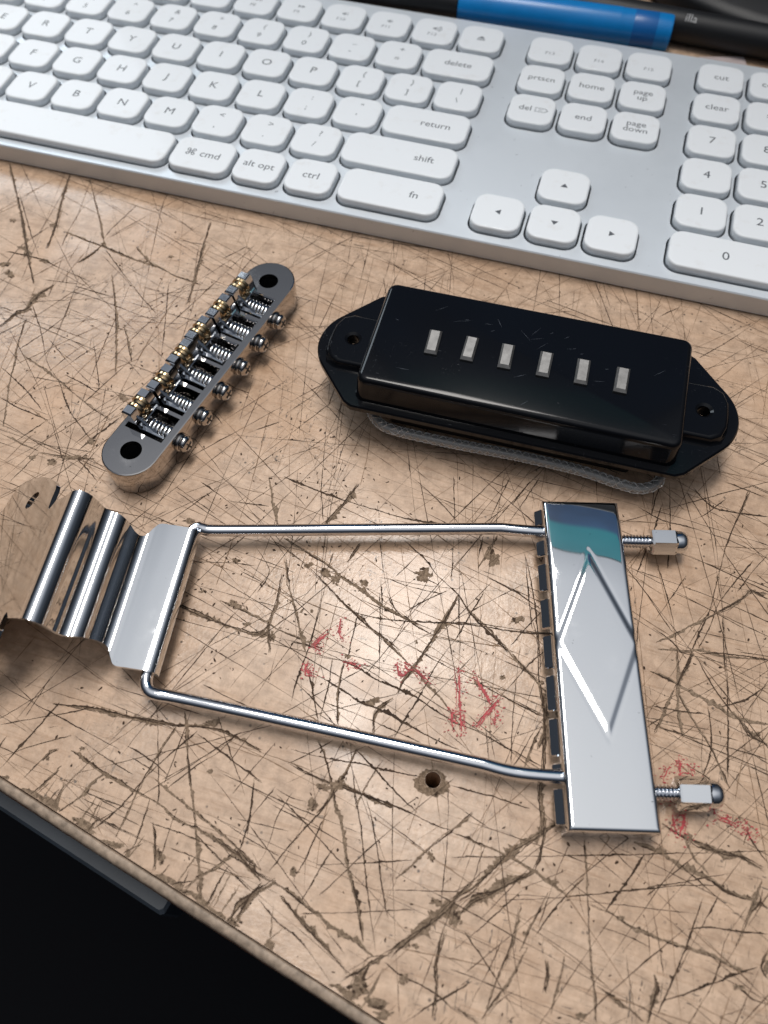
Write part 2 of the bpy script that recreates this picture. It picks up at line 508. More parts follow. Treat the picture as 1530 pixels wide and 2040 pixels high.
(4,0,[679,199,751,175,819,174,933,164,1000,147]),
(4,0,[744,234,729,131,703,-13]),
(4,0,[748,47,792,-57,817,-131,843,-248]),
(4,0,[704,-22,760,-85,815,-146]),
(4,0,[831,25,803,-43,766,-127]),
(5,0,[403,-29,436,-101,479,-226,511,-346]),
(5,0,[342,105,360,156,376,195]),
(4,0,[754,306,774,155,781,31]),
(5,0,[904,350,955,342,1025,328]),
(4,0,[830,199,864,231,913,295]),
(5,0,[731,299,722,222,719,172]),
(5,0,[1035,152,992,72,966,15]),
(4,0,[934,-63,951,-216]),
(5,0,[764,-147,818,-173,855,-208]),
(5,0,[420,-258,479,-250,527,-231]),
(4,0,[414,-168,476,-189,496,-202]),
(10,1,[995,33,1021,21,1043,17]),
(11,0,[771,-265,821,-272,880,-290,939,-307,984,-324,1063,-317]),
(7,0,[829,-198,841,-266,849,-338,868,-404]),
(9,1,[870,-186,851,-246,836,-294]),
(6,0,[836,-294,821,-342,802,-415]),
(6,0,[840,-293,864,-329,901,-374,932,-410,968,-464,986,-494]),
(5,0,[943,-164,956,-224,969,-333,980,-476]),
(20,1,[987,-319,1021,-350,1065,-366]),
(5,0,[812,-400,939,-400,1067,-402]),
(5,0,[790,-351,854,-345,917,-335]),
(5,0,[1057,-216,1000,-276,943,-310]),
(14,1,[512,-372,545,-458,561,-560,565,-622,581,-686,583,-723]),
(6,0,[433,-319,483,-354,517,-375]),
(5,0,[457,-432,509,-443,561,-453]),
(5,0,[482,-551,525,-563,559,-569]),
(7,0,[540,-476,527,-530,516,-597]),
(5,0,[919,-313,936,-409,921,-493]),
(4,0,[879,-192,926,-259,992,-326]),
(4,0,[1053,-150,959,-164,886,-183]),
(5,0,[1029,-576,1050,-603,1081,-633]),
(5,0,[1036,-566,1025,-610]),
(11,1,[-1748,1009,-1644,873,-1546,743,-1450,605,-1362,489]),
(8,1,[-1503,1014,-1476,912,-1428,760,-1401,652]),
(6,0,[-1426,1017,-1357,920,-1278,812,-1227,735]),
(10,1,[-1224,728,-1242,666,-1267,618]),
(6,0,[-1380,741,-1296,723,-1217,713,-1107,689,-1011,677,-924,655,-823,638]),
(5,0,[-1204,701,-1095,613,-1001,541,-917,484]),
(9,0,[-1106,737,-1033,686,-1003,671]),
(8,1,[-910,927,-882,778,-849,630,-835,544]),
(6,0,[-1132,602,-1050,460,-981,323,-931,215]),
(5,0,[-1528,599,-1396,597,-1291,572,-1183,549]),
(15,1,[-1296,501,-1328,438,-1331,378,-1349,358,-1373,286]),
(6,0,[-1313,347,-1284,242,-1257,174,-1227,90,-1166,-57]),
(5,0,[-1271,218,-1229,300,-1186,405]),
(6,0,[-1254,209,-1112,156,-1032,120,-947,82,-869,54]),
(5,0,[-1321,403,-1244,316,-1159,202,-1089,143,-1003,53,-893,-26]),
(4,0,[-1071,338,-993,217,-951,144]),
(4,0,[-1279,490,-1153,489,-1001,466,-871,446]),
(7,0,[-1230,37,-1147,17,-1047,3]),
(9,0,[-846,73,-893,-26,-913,-79]),
(13,1,[-1018,-110,-919,-98,-853,-85]),
(4,0,[-1022,47,-1076,-43,-1108,-101]),
(5,0,[-1179,1016,-1070,872]),
(4,0,[-1328,1018,-1374,888,-1369,744,-1357,673]),
(4,0,[-942,978,-980,907]),
(4,0,[-939,635,-886,493,-817,302]),
(6,0,[-997,410,-944,334,-905,276]),
(5,0,[-1633,876,-1525,741,-1409,609]),
(4,0,[-1495,497,-1493,625,-1446,747]),
(4,0,[-1007,577,-922,571,-838,566]),
(4,0,[-1081,172,-1006,154,-941,134]),
(5,0,[-1292,144,-1230,115,-1151,73,-1083,29]),
(6,0,[-1163,-80,-1090,-95,-1021,-105]),
(5,0,[-1018,-110,-1039,-186,-1050,-223]),
(5,0,[-905,-94,-839,-133,-808,-152]),
(4,0,[-1195,940,-1227,810,-1234,749]),
(4,0,[-1199,287,-1096,221,-986,160]),
]
RED = [[-12,-353,-3,-389,15,-408],
[-30,-397,-54,-438,-36,-449],
[-57,-481,-56,-508,-29,-510],
[35,-458,67,-458],
[159,-422,177,-453,197,-429],
[209,-425,246,-447],
[313,-392,327,-441,342,-498],
[357,-400,387,-436,410,-461],
[423,-443,386,-524],
[322,-504,336,-543],
[426,-473,428,-503],
[342,-498,358,-545],
[867,-462,871,-500],
[891,-470,901,-491],
[846,-488,834,-519],
[891,-579,886,-633],
[961,-562,999,-570],
[1022,-574,1041,-583],
[865,-587,873,-622],
[838,-553,863,-565]]
BLOB = [[-518,-971,27,8,8,-15],
[-343,-1015,45,13,8,-16],
[-441,-991,19,6,7,-13],
[-225,-1006,15,4,12,-26],
[-152,-1060,43,13,5,-12],
[-21,-1083,32,9,6,-14],
[-10,-1042,18,5,7,-19],
[-648,-953,15,5,4,-7],
[-563,-968,23,7,5,-8],
[-505,-841,10,3,4,-7],
[-191,-802,12,3,4,-9],
[-226,-695,36,11,6,-15],
[-574,-883,8,2,6,-11],
[278,-1117,34,10,8,-26],
[321,-1136,37,11,7,-23],
[341,-1152,30,9,4,-14],
[424,-924,39,12,6,-26],
[364,-1079,17,5,5,-18],
[-26,-1085,21,6,5,-12],
[67,-801,19,6,7,-19],
[71,-951,18,5,5,-15],
[357,-833,13,4,5,-17],
[371,-1013,14,4,2,-8],
[269,-1136,27,8,5,-17],
[230,-1131,21,6,2,-7],
[110,-753,19,6,5,-14],
[338,-682,36,11,7,-26],
[392,-919,21,6,4,-15],
[-50,-954,22,7,5,-13],
[441,-938,21,6,7,-27],
[782,-835,13,4,2,-12],
[731,-1037,16,5,2,-14],
[588,-923,9,3,1,-6],
[1093,-837,17,5,2,-27],
[1037,-893,19,6,1,-9],
[634,-805,11,3,2,-10],
[432,-222,21,6,2,-9],
[35,-442,12,4,3,-9],
[131,-534,28,8,5,-16],
[366,-418,16,5,3,-13],
[319,-672,27,8,8,-30],
[78,-760,27,8,4,-13],
[107,-743,23,7,5,-15],
[65,-807,19,6,5,-16],
[423,-385,12,4,2,-9],
[192,-356,6,2,2,-7],
[-92,-352,9,3,2,-7],
[-118,-360,6,2,2,-7],
[-336,-272,16,5,5,-14],
[-92,-238,28,8,7,-20],
[-61,-248,19,6,9,-27],
[15,-237,16,5,6,-20],
[427,-224,24,7,3,-17],
[162,-171,38,11,8,-31],
[327,-69,38,11,9,-39],
[-387,-381,16,5,3,-7],
[-200,-451,36,11,6,-16],
[-143,-230,22,7,5,-14],
[-502,-195,33,10,6,-14],
[-291,-392,25,7,9,-22],
[-241,-434,18,5,4,-9],
[-168,-448,15,4,10,-28],
[-95,11,20,6,6,-19],
[1000,27,17,5,1,-12],
[889,-173,12,4,1,-9],
[912,41,6,2,1,-10],
[1025,27,17,5,1,-10],
[429,-222,12,4,2,-11],
[1000,-323,12,3,1,-12],
[1033,-351,23,7,1,-10],
[520,-370,12,4,2,-8],
[1013,-554,5,2,1,-7],
[904,-628,14,4,2,-21],
[560,-596,8,2,4,-19],
[-1321,448,31,9,14,-26],
[-1450,605,32,9,10,-17],
[-1487,627,22,6,10,-17],
[-1220,721,19,5,9,-18],
[-1428,760,16,5,14,-26],
[-1011,677,16,5,5,-10],
[-975,731,16,5,4,-9],
[-1463,506,26,8,15,-27],
[-1439,757,11,3,8,-15],
[-869,142,24,7,11,-22],
[-919,-98,41,12,7,-13],
[-965,-129,27,8,8,-15],
[-890,-31,23,7,8,-16],
[-1028,-130,14,4,7,-13],
[-1583,741,17,5,8,-15],
[-1377,594,27,8,7,-14],
[-1502,542,27,8,12,-20]]

# ================================================================== the bench
bench = empty('workbench', (0, 0, 0), 'scarred beech workbench top covered in knife cuts and gouges', 'workbench')
EX, EY = 0.9784, -0.2067                      # along the bench's front edge
def bp(s, d):                                 # s along the edge, d into the bench
    return (-66.2 + EX * s - EY * d, -95.2 + EY * s + EX * d)
def depth_of(x, y): return (x + 66.2) * -EY + (y + 95.2) * EX
mb = MB()
out = [bp(-420, 0), bp(560, 0), bp(560, 640), bp(-420, 640)]
HX, HY = 31.9, -67.2
slab(mb, out, [circle(HX, HY, 1.9, 20)], -22, 0)
mb.obj('bench_top', M_WOOD, bench)
MB().lathe([(1.9, -18), (1.9, -21.5)], (HX, HY, 0), (0, 0, 1), 20).obj('hole_bottom', M_HOLE, bench)
# rounded edge strip, a hair's breadth in front of the top
prof = [(-0.35, -22), (-0.35, -0.35), (-0.6, -0.05), (-1.2, -0.10), (-1.9, -0.4), (-2.4, -0.95), (-2.7, -1.8), (-2.8, -2.8), (-2.8, -5.2)]
def strip(prof, name, mat):
    m = MB(); rows = []
    k = 0; s = -420.0
    while s <= 560:
        j = 0.03 * math.sin(s * 0.31) + 0.03 * math.sin(s * 1.37 + 2) + random.uniform(-0.05, 0.05)
        rows.append([(*bp(s, d + (j if d < -0.5 else 0)), z + (j * 0.6 if -3 < z < -0.2 else 0)) for d, z in prof]); s += 2.5
    m.loft(rows, closed=True); return m.obj(name, mat, bench, True, 50)
strip(prof, 'edge_strip', M_BAND)
strip([(-0.5, -22), (-0.5, -5.2), (-2.9, -5.2), (-3.2, -6.0), (-3.3, -9.2), (-2.5, -9.4), (-2.5, -22)], 'veneer_strip', M_BANDLINE)

class Rib:
    """knife cuts, gouges and ink: flat ragged ribbons that lie in the surface, each a fraction of a hair above the one before"""
    def __init__(self, z0=0.012): self.v = []; self.f = []; self.t = []; self.n = 0; self.z0 = z0
    def lift(self): self.n += 1; return self.z0 + (self.n % 307) * 0.0005
    def ribbon(self, pts, w, tone, ragged=0.5, step=0.7, wob=0.10, taper=True, wave=0.0):
        P = catmull([(x, y, 0) for x, y in pts], step)
        n = len(P)
        if n < 2: return
        z = self.lift(); k0 = len(self.v); off = 0.0
        a, bb = random.uniform(0.6, 1.4), random.uniform(0.6, 1.4); ph = random.uniform(0, 6)
        for i, p in enumerate(P):
            t = (P[min(i + 1, n - 1)] - P[max(i - 1, 0)]).normalized(); nx, ny = -t.y, t.x
            off = off * 0.85 + random.uniform(-wob, wob)
            e = min(1.0, 0.12 + min(i, n - 1 - i) * step / (2.5 + 4 * w)) if taper else 1.0
            slow = 0.75 + 0.35 * math.sin(i * step * 0.16 + ph) + 0.2 * math.sin(i * step * 0.47 + 2 * ph)
            a = 0.55 * a + 0.45 * random.uniform(1 - ragged, 1 + ragged); bb = 0.55 * bb + 0.45 * random.uniform(1 - ragged, 1 + ragged)
            if random.random() < 0.10 * ragged: a += 2.2 * ragged
            if random.random() < 0.04 * ragged: bb += 1.6 * ragged
            h = w * 0.5 * e * max(0.3, slow)
            self.v += [(p.x + nx * (off + h * a), p.y + ny * (off + h * a), z), (p.x + nx * (off - h * bb), p.y + ny * (off - h * bb), z)]
            self.t += [tone, tone]
        for i in range(n - 1):
            self.f.append((k0 + 2 * i, k0 + 2 * i + 1, k0 + 2 * i + 3, k0 + 2 * i + 2))
    def blob(self, cx, cy, e1, e2, tone, rag=0.45, n=26):
        z = self.lift(); k0 = len(self.v); r = 1.0; ph = random.uniform(0, 6)
        for k in range(n):
            a = 2 * math.pi * k / n
            r = 0.35 * r + 0.65 * (0.72 + 0.22 * math.sin(2 * a + ph) + 0.14 * math.sin(5 * a + 2 * ph) + random.uniform(-rag, rag))
            r = max(0.2, r)
            self.v.append((cx + (e1[0] * math.cos(a) + e2[0] * math.sin(a)) * r, cy + (e1[1] * math.cos(a) + e2[1] * math.sin(a)) * r, z)); self.t.append(tone)
        c = len(self.v); self.v.append((cx, cy, z)); self.t.append(tone)
        for k in range(n): self.f.append((k0 + k, k0 + (k + 1) % n, c))
    def obj(self, name, mat):
        for i, (x, y, z) in enumerate(self.v):        # nothing hangs over the bench edge
            d = depth_of(x, y)
            if d < 0.06: self.v[i] = (x - EY * (0.06 - d), y + EX * (0.06 - d), z)
        keep = []
        for f in self.f:
            cx = sum(self.v[i][0] for i in f) / len(f); cy = sum(self.v[i][1] for i in f) / len(f)
            if any(depth_of(self.v[i][0], self.v[i][1]) > 0.1 for i in f) and math.hypot(cx - HX, cy - HY) > 1.97: keep.append(f)
        o = make(name, self.v, keep, mat, bench, kind='stuff')
        at = o.data.attributes.new('tone', 'FLOAT', 'POINT')
        at.data.foreach_set('value', self.t)
        return o

g = Rib()
for cx, cy, ax_, ay_, bx_, by_ in BLOB:
    cx, cy, e1, e2 = cx / 10, cy / 10, (ax_ / 10, ay_ / 10), (bx_ / 10, by_ / 10)
    e1 = (e1[0] * 0.7, e1[1] * 0.7); e2 = (e2[0] * 0.7, e2[1] * 0.7)
    g.blob(cx, cy, e1, e2, 0.6, 0.20, 44)
    for k in range(4):
        q = random.uniform(0, 6.28); rr = random.uniform(0.3, 0.9)
        g.blob(cx + (e1[0] * math.cos(q) + e2[0] * math.sin(q)) * rr, cy + (e1[1] * math.cos(q) + e2[1] * math.sin(q)) * rr, (e1[0] * 0.3, e1[1] * 0.3), (e2[0] * 0.3, e2[1] * 0.3), random.choice((0.0, 0.6, 0.6)), 0.35, 18)
    for k in range(random.choice((0, 0, 1, 2))):
        q = random.uniform(0, 6.28); l0, l1 = 0.6, random.uniform(1.2, 2.4)
        p = lambda l: (cx + (e1[0] * math.cos(q) + e2[0] * math.sin(q)) * l, cy + (e1[1] * math.cos(q) + e2[1] * math.sin(q)) * l)
        g.ribbon([p(l0), p((l0 + l1) / 2), p(l1)], random.uniform(0.12, 0.3), 0.0, 0.6, 0.4)
for w, tone, flat in SCR:
    pts = [(flat[i] / 10, flat[i + 1] / 10) for i in range(0, len(flat), 2)]
    w = w / 10
    if tone:
        g.ribbon(pts, w * 0.85, 0.6, 0.85, 0.32, 0.10)
        for k in range(3):
            g.ribbon([(x + random.uniform(-0.4, 0.4) * w, y + random.uniform(-0.35, 0.35) * w) for x, y in pts], min(0.22, w * 0.2), 0.0, 0.95, 0.35, 0.10)
    else:
        g.ribbon(pts, w * 0.55, 0.0, 0.85, 0.34, 0.05)
        if w > 0.55 and random.random() < 0.7:
            g.ribbon([(x + random.uniform(-0.3, 0.3), y + random.uniform(-0.3, 0.3)) for x, y in pts], w * 0.7, 0.6, 0.95, 0.4, 0.12)
for k in range(26):                                    # chips broken out along the bench edge
    s = random.uniform(-12, 150); l = random.uniform(0.8, 3.2); x, y = bp(s, random.uniform(-0.2, 0.9)); d = random.uniform(0.5, 1.7)
    g.blob(x, y, (EX * l, EY * l), (-EY * d, EX * d), 0.6, 0.25, 30)
    for q in range(2):
        sx = s + random.uniform(-l, l); g.ribbon([bp(sx, 0.2), bp(sx + random.gauss(0, 2), random.uniform(3, 9))], random.uniform(0.2, 0.6), random.choice((0.0, 0.6)), 0.9, 0.35)
def rand_dir():
    r = random.random()
    if r < 0.36: return math.radians(random.gauss(-14, 12))
    if r < 0.64: return math.radians(random.gauss(58, 13))
    if r < 0.86: return math.radians(random.gauss(102, 9))
    return random.uniform(0, math.pi)
def cut(lo, hi, w0, w1, tones, step):
    x, y = random.uniform(-165, 150), random.uniform(-125, 112)
    a = rand_dir(); l = random.uniform(lo, hi) * random.uniform(0.4, 1.0); bend = random.gauss(0, 0.015) * l
    c, s = math.cos(a), math.sin(a)
    pts = [(x - c * l / 2, y - s * l / 2), (x - s * bend, y + c * bend), (x + c * l / 2, y + s * l / 2)]
    if min(depth_of(*p) for p in pts) < 0.3: return
    g.ribbon(pts, random.uniform(w0, w1), random.choice(tones), 0.8, step, 0.04)
for k in range(760): cut(30, 170, 0.05, 0.15, (0.0, 0.0, 1.0), 0.7)
for k in range(380): cut(5, 34, 0.06, 0.18, (0.0, 0.0, 1.0), 0.5)
for k in range(900): cut(0.8, 3.0, 0.08, 0.26, (0.0, 1.0, 1.0), 0.3)
for k in range(30): cut(2.0, 6.0, 0.4, 0.9, (0.0, 0.6, 0.6), 0.3)
for k in range(900):                                   # specks of grime, gathered round a few worn spots
    wx, wy, wr = random.choice(((-50, -32, 16), (-25, -30, 18), (-20, 5, 14), (-90, 10, 18), (-75, 45, 20), (0, -40, 30), (-15, -95, 30), (60, -80, 30), (95, 0, 25), (20, 80, 60)))
    x, y = random.gauss(wx, wr), random.gauss(wy, wr * 0.7); r = random.uniform(0.12, 0.42); a = random.uniform(0, 6.28)
    if depth_of(x, y) > 1.0:
        g.blob(x, y, (r * 1.6 * math.cos(a), r * 1.6 * math.sin(a)), (-r * 0.8 * math.sin(a), r * 0.8 * math.cos(a)), 0.0, 0.5, 8)
z = g.lift(); k0 = len(g.v); n = 48
for k in range(n):                                     # torn rim round the screw hole
    a = 2 * math.pi * k / n; r = 2.3 + 0.4 * math.sin(a * 2 + 1) + random.uniform(-0.25, 0.4) + (1.3 if math.sin(a) < -0.2 else 0)
    for q in (1.95, (1.95 + r) / 2 + 0.5, r + 0.5): g.v.append((HX + q * math.cos(a), HY + q * math.sin(a), z)); g.t.append(0.6)
for k in range(n):
    a, b_ = k0 + 3 * k, k0 + 3 * ((k + 1) % n)
    g.f += [(a + 1, a + 2, b_ + 2, b_ + 1), (a, a + 1, b_ + 1, b_)]
g.obj('knife_cuts', M_GOUGE)
ink = Rib(0.17)
for flat in RED:
    pts = [(flat[i] / 10, flat[i + 1] / 10) for i in range(0, len(flat), 2)]
    ink.ribbon(pts, 0.8, 0, 0.95, 0.2, 0.08)
    for k in range(3):
        dx, dy = random.gauss(0, 0.6), random.gauss(0, 0.6)
        q = [(x + dx + random.gauss(0, 0.2), y + dy + random.gauss(0, 0.2)) for x, y in pts]
        ink.ribbon(q, random.uniform(0.10, 0.25), 0, 0.95, 0.25, 0.10)
    for k in range(45):
        x, y = random.choice(pts); x2, y2 = random.choice(pts); t = random.random(); r = random.uniform(0.05, 0.22)
        ink.blob(x + (x2 - x) * t + random.gauss(0, 0.9), y + (y2 - y) * t + random.gauss(0, 0.9), (r * 1.8, r * 0.4), (-r * 0.2, r), 0, 0.5, 9)
ink.obj('red_ink', M_RED)
# grey steel rail under the bench edge
m = MB(); c0, c1 = bp(-400, -3.9), bp(46.5, -3.9)
mid = ((c0[0] + c1[0]) / 2, (c0[1] + c1[1]) / 2, -29.0)
m.box(mid, (EX, EY, 0), (-EY, EX, 0), (0, 0, 1), 446.5 / 2, 3.9, 9.0, 0.8).obj('under_rail', M_RAIL, bench)
fl = make('floor', [(-3000, -3000, -760), (3000, -3000, -760), (3000, 3000, -760), (-3000, 3000, -760)], [(0, 1, 2, 3)], M_FLOOR)
fl['kind'] = 'structure'; fl['label'] = 'black-coloured floor below the bench edge'

# ================================================================== the keyboard
def mat_alu():
    m, nt, b, N, L = new_mat('anodised_aluminium')
    v = n_map(nt)
    c = n_ramp(nt, n_noise(nt, 14, 5, 0.65, v), ((0.35, (0.63, 0.675, 0.715)), (0.65, (0.70, 0.745, 0.785))))
    sp = n_ramp(nt, n_noise(nt, 420, 3, 0.6, v), ((0.68, 0.0), (0.74, 0.9)))
    gate = n_ramp(nt, n_noise(nt, 40, 3, 0.6, v), ((0.44, 0.0), (0.58, 1.0)))
    c = n_mix(nt, n_mix(nt, 1.0, sp, gate, 'MULTIPLY'), c, (0.20, 0.22, 0.25))
    L.new(c, b.inputs['Base Color'])
    b.inputs['Metallic'].default_value = 0.30
    b.inputs['Roughness'].default_value = 0.40
    n_bump(nt, n_noise(nt, 3500, 2, 0.5, v), 0.15, 0.02 * S, b)
    return m
def mat_key():
    m, nt, b, N, L = new_mat('white_key_plastic')
    v = n_map(nt)
    tc = N.new('ShaderNodeTexCoord')
    oi = N.new('ShaderNodeObjectInfo')
    vv = N.new('ShaderNodeVectorMath'); vv.operation = 'ADD'
    L.new(tc.outputs['Object'], vv.inputs[0])
    cx = N.new('ShaderNodeCombineXYZ'); L.new(oi.outputs['Random'], cx.inputs[0]); L.new(oi.outputs['Random'], cx.inputs[1])
    L.new(cx.outputs[0], vv.inputs[1])
    gr = n_ramp(nt, n_noise(nt, 140, 5, 0.7, vv.outputs[0]), ((0.57, 0.0), (0.80, 0.38)))
    c = n_mix(nt, gr, (0.80, 0.83, 0.855), (0.60, 0.565, 0.52))
    L.new(c, b.inputs['Base Color'])
    b.inputs['Roughness'].default_value = 0.48
    b.inputs['Specular IOR Level'].default_value = 0.45
    b.inputs['Coat Weight'].default_value = 0.10
    b.inputs['Coat Roughness'].default_value = 0.04
    n_bump(nt, n_noise(nt, 2200, 2, 0.5, v), 0.12, 0.02 * S, b)
    return m
M_ALU = mat_alu()
M_KEY = mat_key()
M_WELL = simple('key_well', (0.03, 0.036, 0.045), 0.7)
M_PRINT = simple('grey_key_print', (0.085, 0.095, 0.11), 0.6, vary=0.35, scale=900)
M_PRINTLITE = simple('pale_key_print', (0.20, 0.215, 0.235), 0.6, vary=0.3, scale=900)
PIT = 19.05
KX0, KY0 = -288.6, 113.8
KB = (KX0 + 10 * PIT, KY0 + 2.5 * PIT, 0)
keyboard = empty('keyboard', KB, 'silver aluminium computer keyboard with white rounded keys at the back of the bench', 'keyboard')
keys = []            # (u, row, width in units, [(text, size, du, dv)], tag)
def key(u, r, w, *leg): keys.append((u, r, w, leg))
def two(u, r, a, b_): key(u, r, 1.0, (a, 3.0, 0.6, 3.1), (b_, 3.0, 0.0, -2.9))
for i, (a, b_) in enumerate((('~', '`'), ('!', '1'), ('@', '2'), ('#', '3'), ('$', '4'), ('%', '5'), ('^', '6'), ('&', '7'), ('*', '8'), ('(', '9'), (')', '0'), ('_', '-'), ('+', '='))):
    two(i + 0.5, 4, a, b_)
key(13.75, 4, 1.5, ('delete', 3.3, 0, 0))
key(0.75, 3, 1.5, ('tab', 3.3, 0, 0))
for i, c in enumerate('QWERTYUIOP'): key(i + 2.0, 3, 1.0, (c, 3.9, 0, 0))
for i, (a, b_) in enumerate((('{', '['), ('}', ']'), ('|', '\\'))): two(i + 12.0, 3, a, b_)
key(0.875, 2, 1.75, ('caps', 3.3, 0, 0))
for i, c in enumerate('ASDFGHJKL'): key(i + 2.25, 2, 1.0, (c, 3.9, 0, 0))
two(11.25, 2, ':', ';'); two(12.25, 2, '"', "'")
key(13.625, 2, 1.75, ('return', 3.3, 3.4, 0))
key(1.125, 1, 2.25, ('shift', 3.3, 0, 0))
for i, c in enumerate('ZXCVBNM'): key(i + 2.75, 1, 1.0, (c, 3.9, 0, 0))
two(9.75, 1, '<', ','); two(10.75, 1, '>', '.'); two(11.75, 1, '?', '/')
key(13.375, 1, 2.25, ('shift', 3.3, 9.0, 0))
key(0.5, 0, 1.0, ('ctrl', 3.3, 0, 0)); key(1.55, 0, 1.0, ('alt', 3.3, 0, 0)); key(2.65, 0, 1.15, ('cmd', 3.3, 0, 0))
key(6.26, 0, 6.0)
key(9.86, 0, 1.28, ('\u2318 cmd', 3.4, 0, 0)); key(10.98, 0, 1.0, ('alt opt', 3.3, 0, 0)); key(11.99, 0, 1.0, ('ctrl', 3.4, 0, 0))
key(13.5, 0, 1.98, ('fn', 3.4, 8.2, 0))
for n in range(1, 13): key(n + 1.0, 5, 1.0, ('F%d' % n, 2.0, -0.6, -2.4), ('icon%d' % n, 2.6, 0.5, 1.6))
key(14.0, 5, 1.0, ('eject', 3.0, 0, 0)); key(0.75, 5, 1.5, ('esc', 3.3, 0, 0))
NAV, NUM = 15.46, 18.88
for i in range(3): key(NAV + i, 5, 1.0, ('F%d' % (13 + i), 2.0, 0, -2.2))
key(NAV, 4, 1.0, ('prtscn', 3.1, 0, 0)); key(NAV + 1, 4, 1.0, ('home', 3.2, 0, 0)); key(NAV + 2, 4, 1.0, ('page', 3.0, 0, 1.7), ('up', 3.0, 0, -1.7))
key(NAV, 3, 1.0, ('del', 3.1, -2.4, 0), ('delbox', 3.0, 3.6, 0)); key(NAV + 1, 3, 1.0, ('end', 3.2, 0, 0)); key(NAV + 2, 3, 1.0, ('page', 3.0, 0, 1.7), ('down', 3.0, 0, -1.7))
key(NAV + 1, 1, 1.0, ('tri_up', 1.5, 0, 0)); key(NAV, 0, 1.0, ('tri_left', 1.5, 0, 0)); key(NAV + 1, 0, 1.0, ('tri_down', 1.5, 0, 0)); key(NAV + 2, 0, 1.0, ('tri_right', 1.5, 0, 0))
for r, row in ((5, ('cut', 'copy', 'paste')), (4, ('clear', '=', '/')), (3, '789'), (2, '456'), (1, '123')):
    for i, t in enumerate(row): key(NUM + i, r, 1.0, (t, 3.3 if len(t) > 1 else 3.9, 0, 0))
key(NUM + 0.5, 0, 2.0, ('0', 3.9, 0, 0)); key(NUM + 2, 0, 1.0, ('.', 3.9, 0, 0))
def kpos(u, r): return (KX0 + u * PIT - KB[0], KY0 + r * PIT - KB[1])
KH = 16.7
# plate with a real cut-out for every key
x0, x1, y0, y1 = KX0 - 6 - KB[0], KX0 + (NUM + 3.5) * PIT + 6 - KB[0], KY0 - 12.3 - KB[1], KY0 + 111.0 - KB[1]
def off(lp, cx, cy): return [(x + cx, y + cy) for x, y in lp]
pcx, pcy, pw, ph_ = (x0 + x1) / 2, (y0 + y1) / 2, x1 - x0, y1 - y0
outer_t = off(rrect(pw - 0.7, ph_ - 0.7, 4.6, 6), pcx, pcy)
outer = off(rrect(pw, ph_, 5, 6), pcx, pcy)
holes = []
for u, r, w, leg in keys:
    cx, cy = kpos(u, r); holes.append(off(rrect(w * PIT - 1.95 + 1.15, KH + 1.15, 4.9, 5), cx, cy))
mb = MB()
v, f = fill2d(outer_t, holes)
mb.add([(x, y, 7.3) for x, y in v], f)
for lp in holes:
    n = len(lp); mb.add([(x, y, 4.6) for x, y in lp] + [(x, y, 7.3) for x, y in lp], [(i, (i + 1) % n, n + (i + 1) % n, n + i) for i in range(n)])
mb.loft([[(x, y, 0.6) for x, y in outer], [(x, y, 6.9) for x, y in outer], [(x, y, 7.3) for x, y in outer_t]], True, False)
mb.obj('body', M_ALU, keyboard, True, 30)
slab(MB(), off(rrect(pw - 4, ph_ - 4, 4, 4), pcx, pcy), [], 4.2, 4.6).obj('key_bed', M_WELL, keyboard)

kmesh = {}
def key_mesh(w):
    if w in kmesh: return kmesh[w]
    W = w * PIT - 1.95; loops = []
    for ins, z in ((-0.05, -5.0), (0.10, -0.75), (0.17, -0.42), (0.34, -0.16), (0.62, -0.03), (1.0, 0.0)):
        loops.append([(x, y, z) for x, y in rrect(W - 2 * ins, KH - 2 * ins, max(4.4 - ins * 0.6, 1), 6)])
    me = bpy.data.meshes.new('key'); mm = MB().loft(loops)
    me.from_pydata([(a * S, b_ * S, c * S) for a, b_, c in mm.v], [], mm.f); me.update()
    for p in me.polygons: p.use_smooth = True
    me.polygons[len(mm.f) - 1].use_smooth = False
    me.materials.append(M_KEY); kmesh[w] = me
    return me

def text_meshes(strings):
    tmp = {}
    for t, sz in strings:
        cu = bpy.data.curves.new('t', 'FONT'); cu.body = t; cu.size = sz * S * 1.32; cu.align_x = 'CENTER'; cu.align_y = 'CENTER'; cu.resolution_u = 3
        o = bpy.data.objects.new('t', cu); col.objects.link(o); tmp[(t, sz)] = o
    bpy.context.view_layer.update()
    dg = bpy.context.evaluated_depsgraph_get(); out = {}
    for k, o in tmp.items():
        out[k] = bpy.data.meshes.new_from_object(o.evaluated_get(dg))
    for o in tmp.values():
        cu = o.data; bpy.data.objects.remove(o); bpy.data.curves.remove(cu)
    return out
def poly_mesh(polys):
    me = bpy.data.meshes.new('legend'); v = []; f = []
    for p in polys:
        k = len(v); v += [(x * S, y * S, 0) for x, y in p]; f.append(tuple(range(k, k + len(p))))
    me.from_pydata(v, [], f); me.update(); return me
def arc(r0, r1, a0=-50, a1=50, cx=0):
    n = 6; A = [math.radians(a0 + (a1 - a0) * i / n) for i in range(n + 1)]
    return [(cx + r1 * math.cos(a), r1 * math.sin(a)) for a in A] + [(cx + r0 * math.cos(a), r0 * math.sin(a)) for a in A[::-1]]
SPK = [(-1.6, -0.45), (-1.0, -0.45), (-0.2, -1.1), (-0.2, 1.1), (-1.0, 0.45), (-1.6, 0.45)]
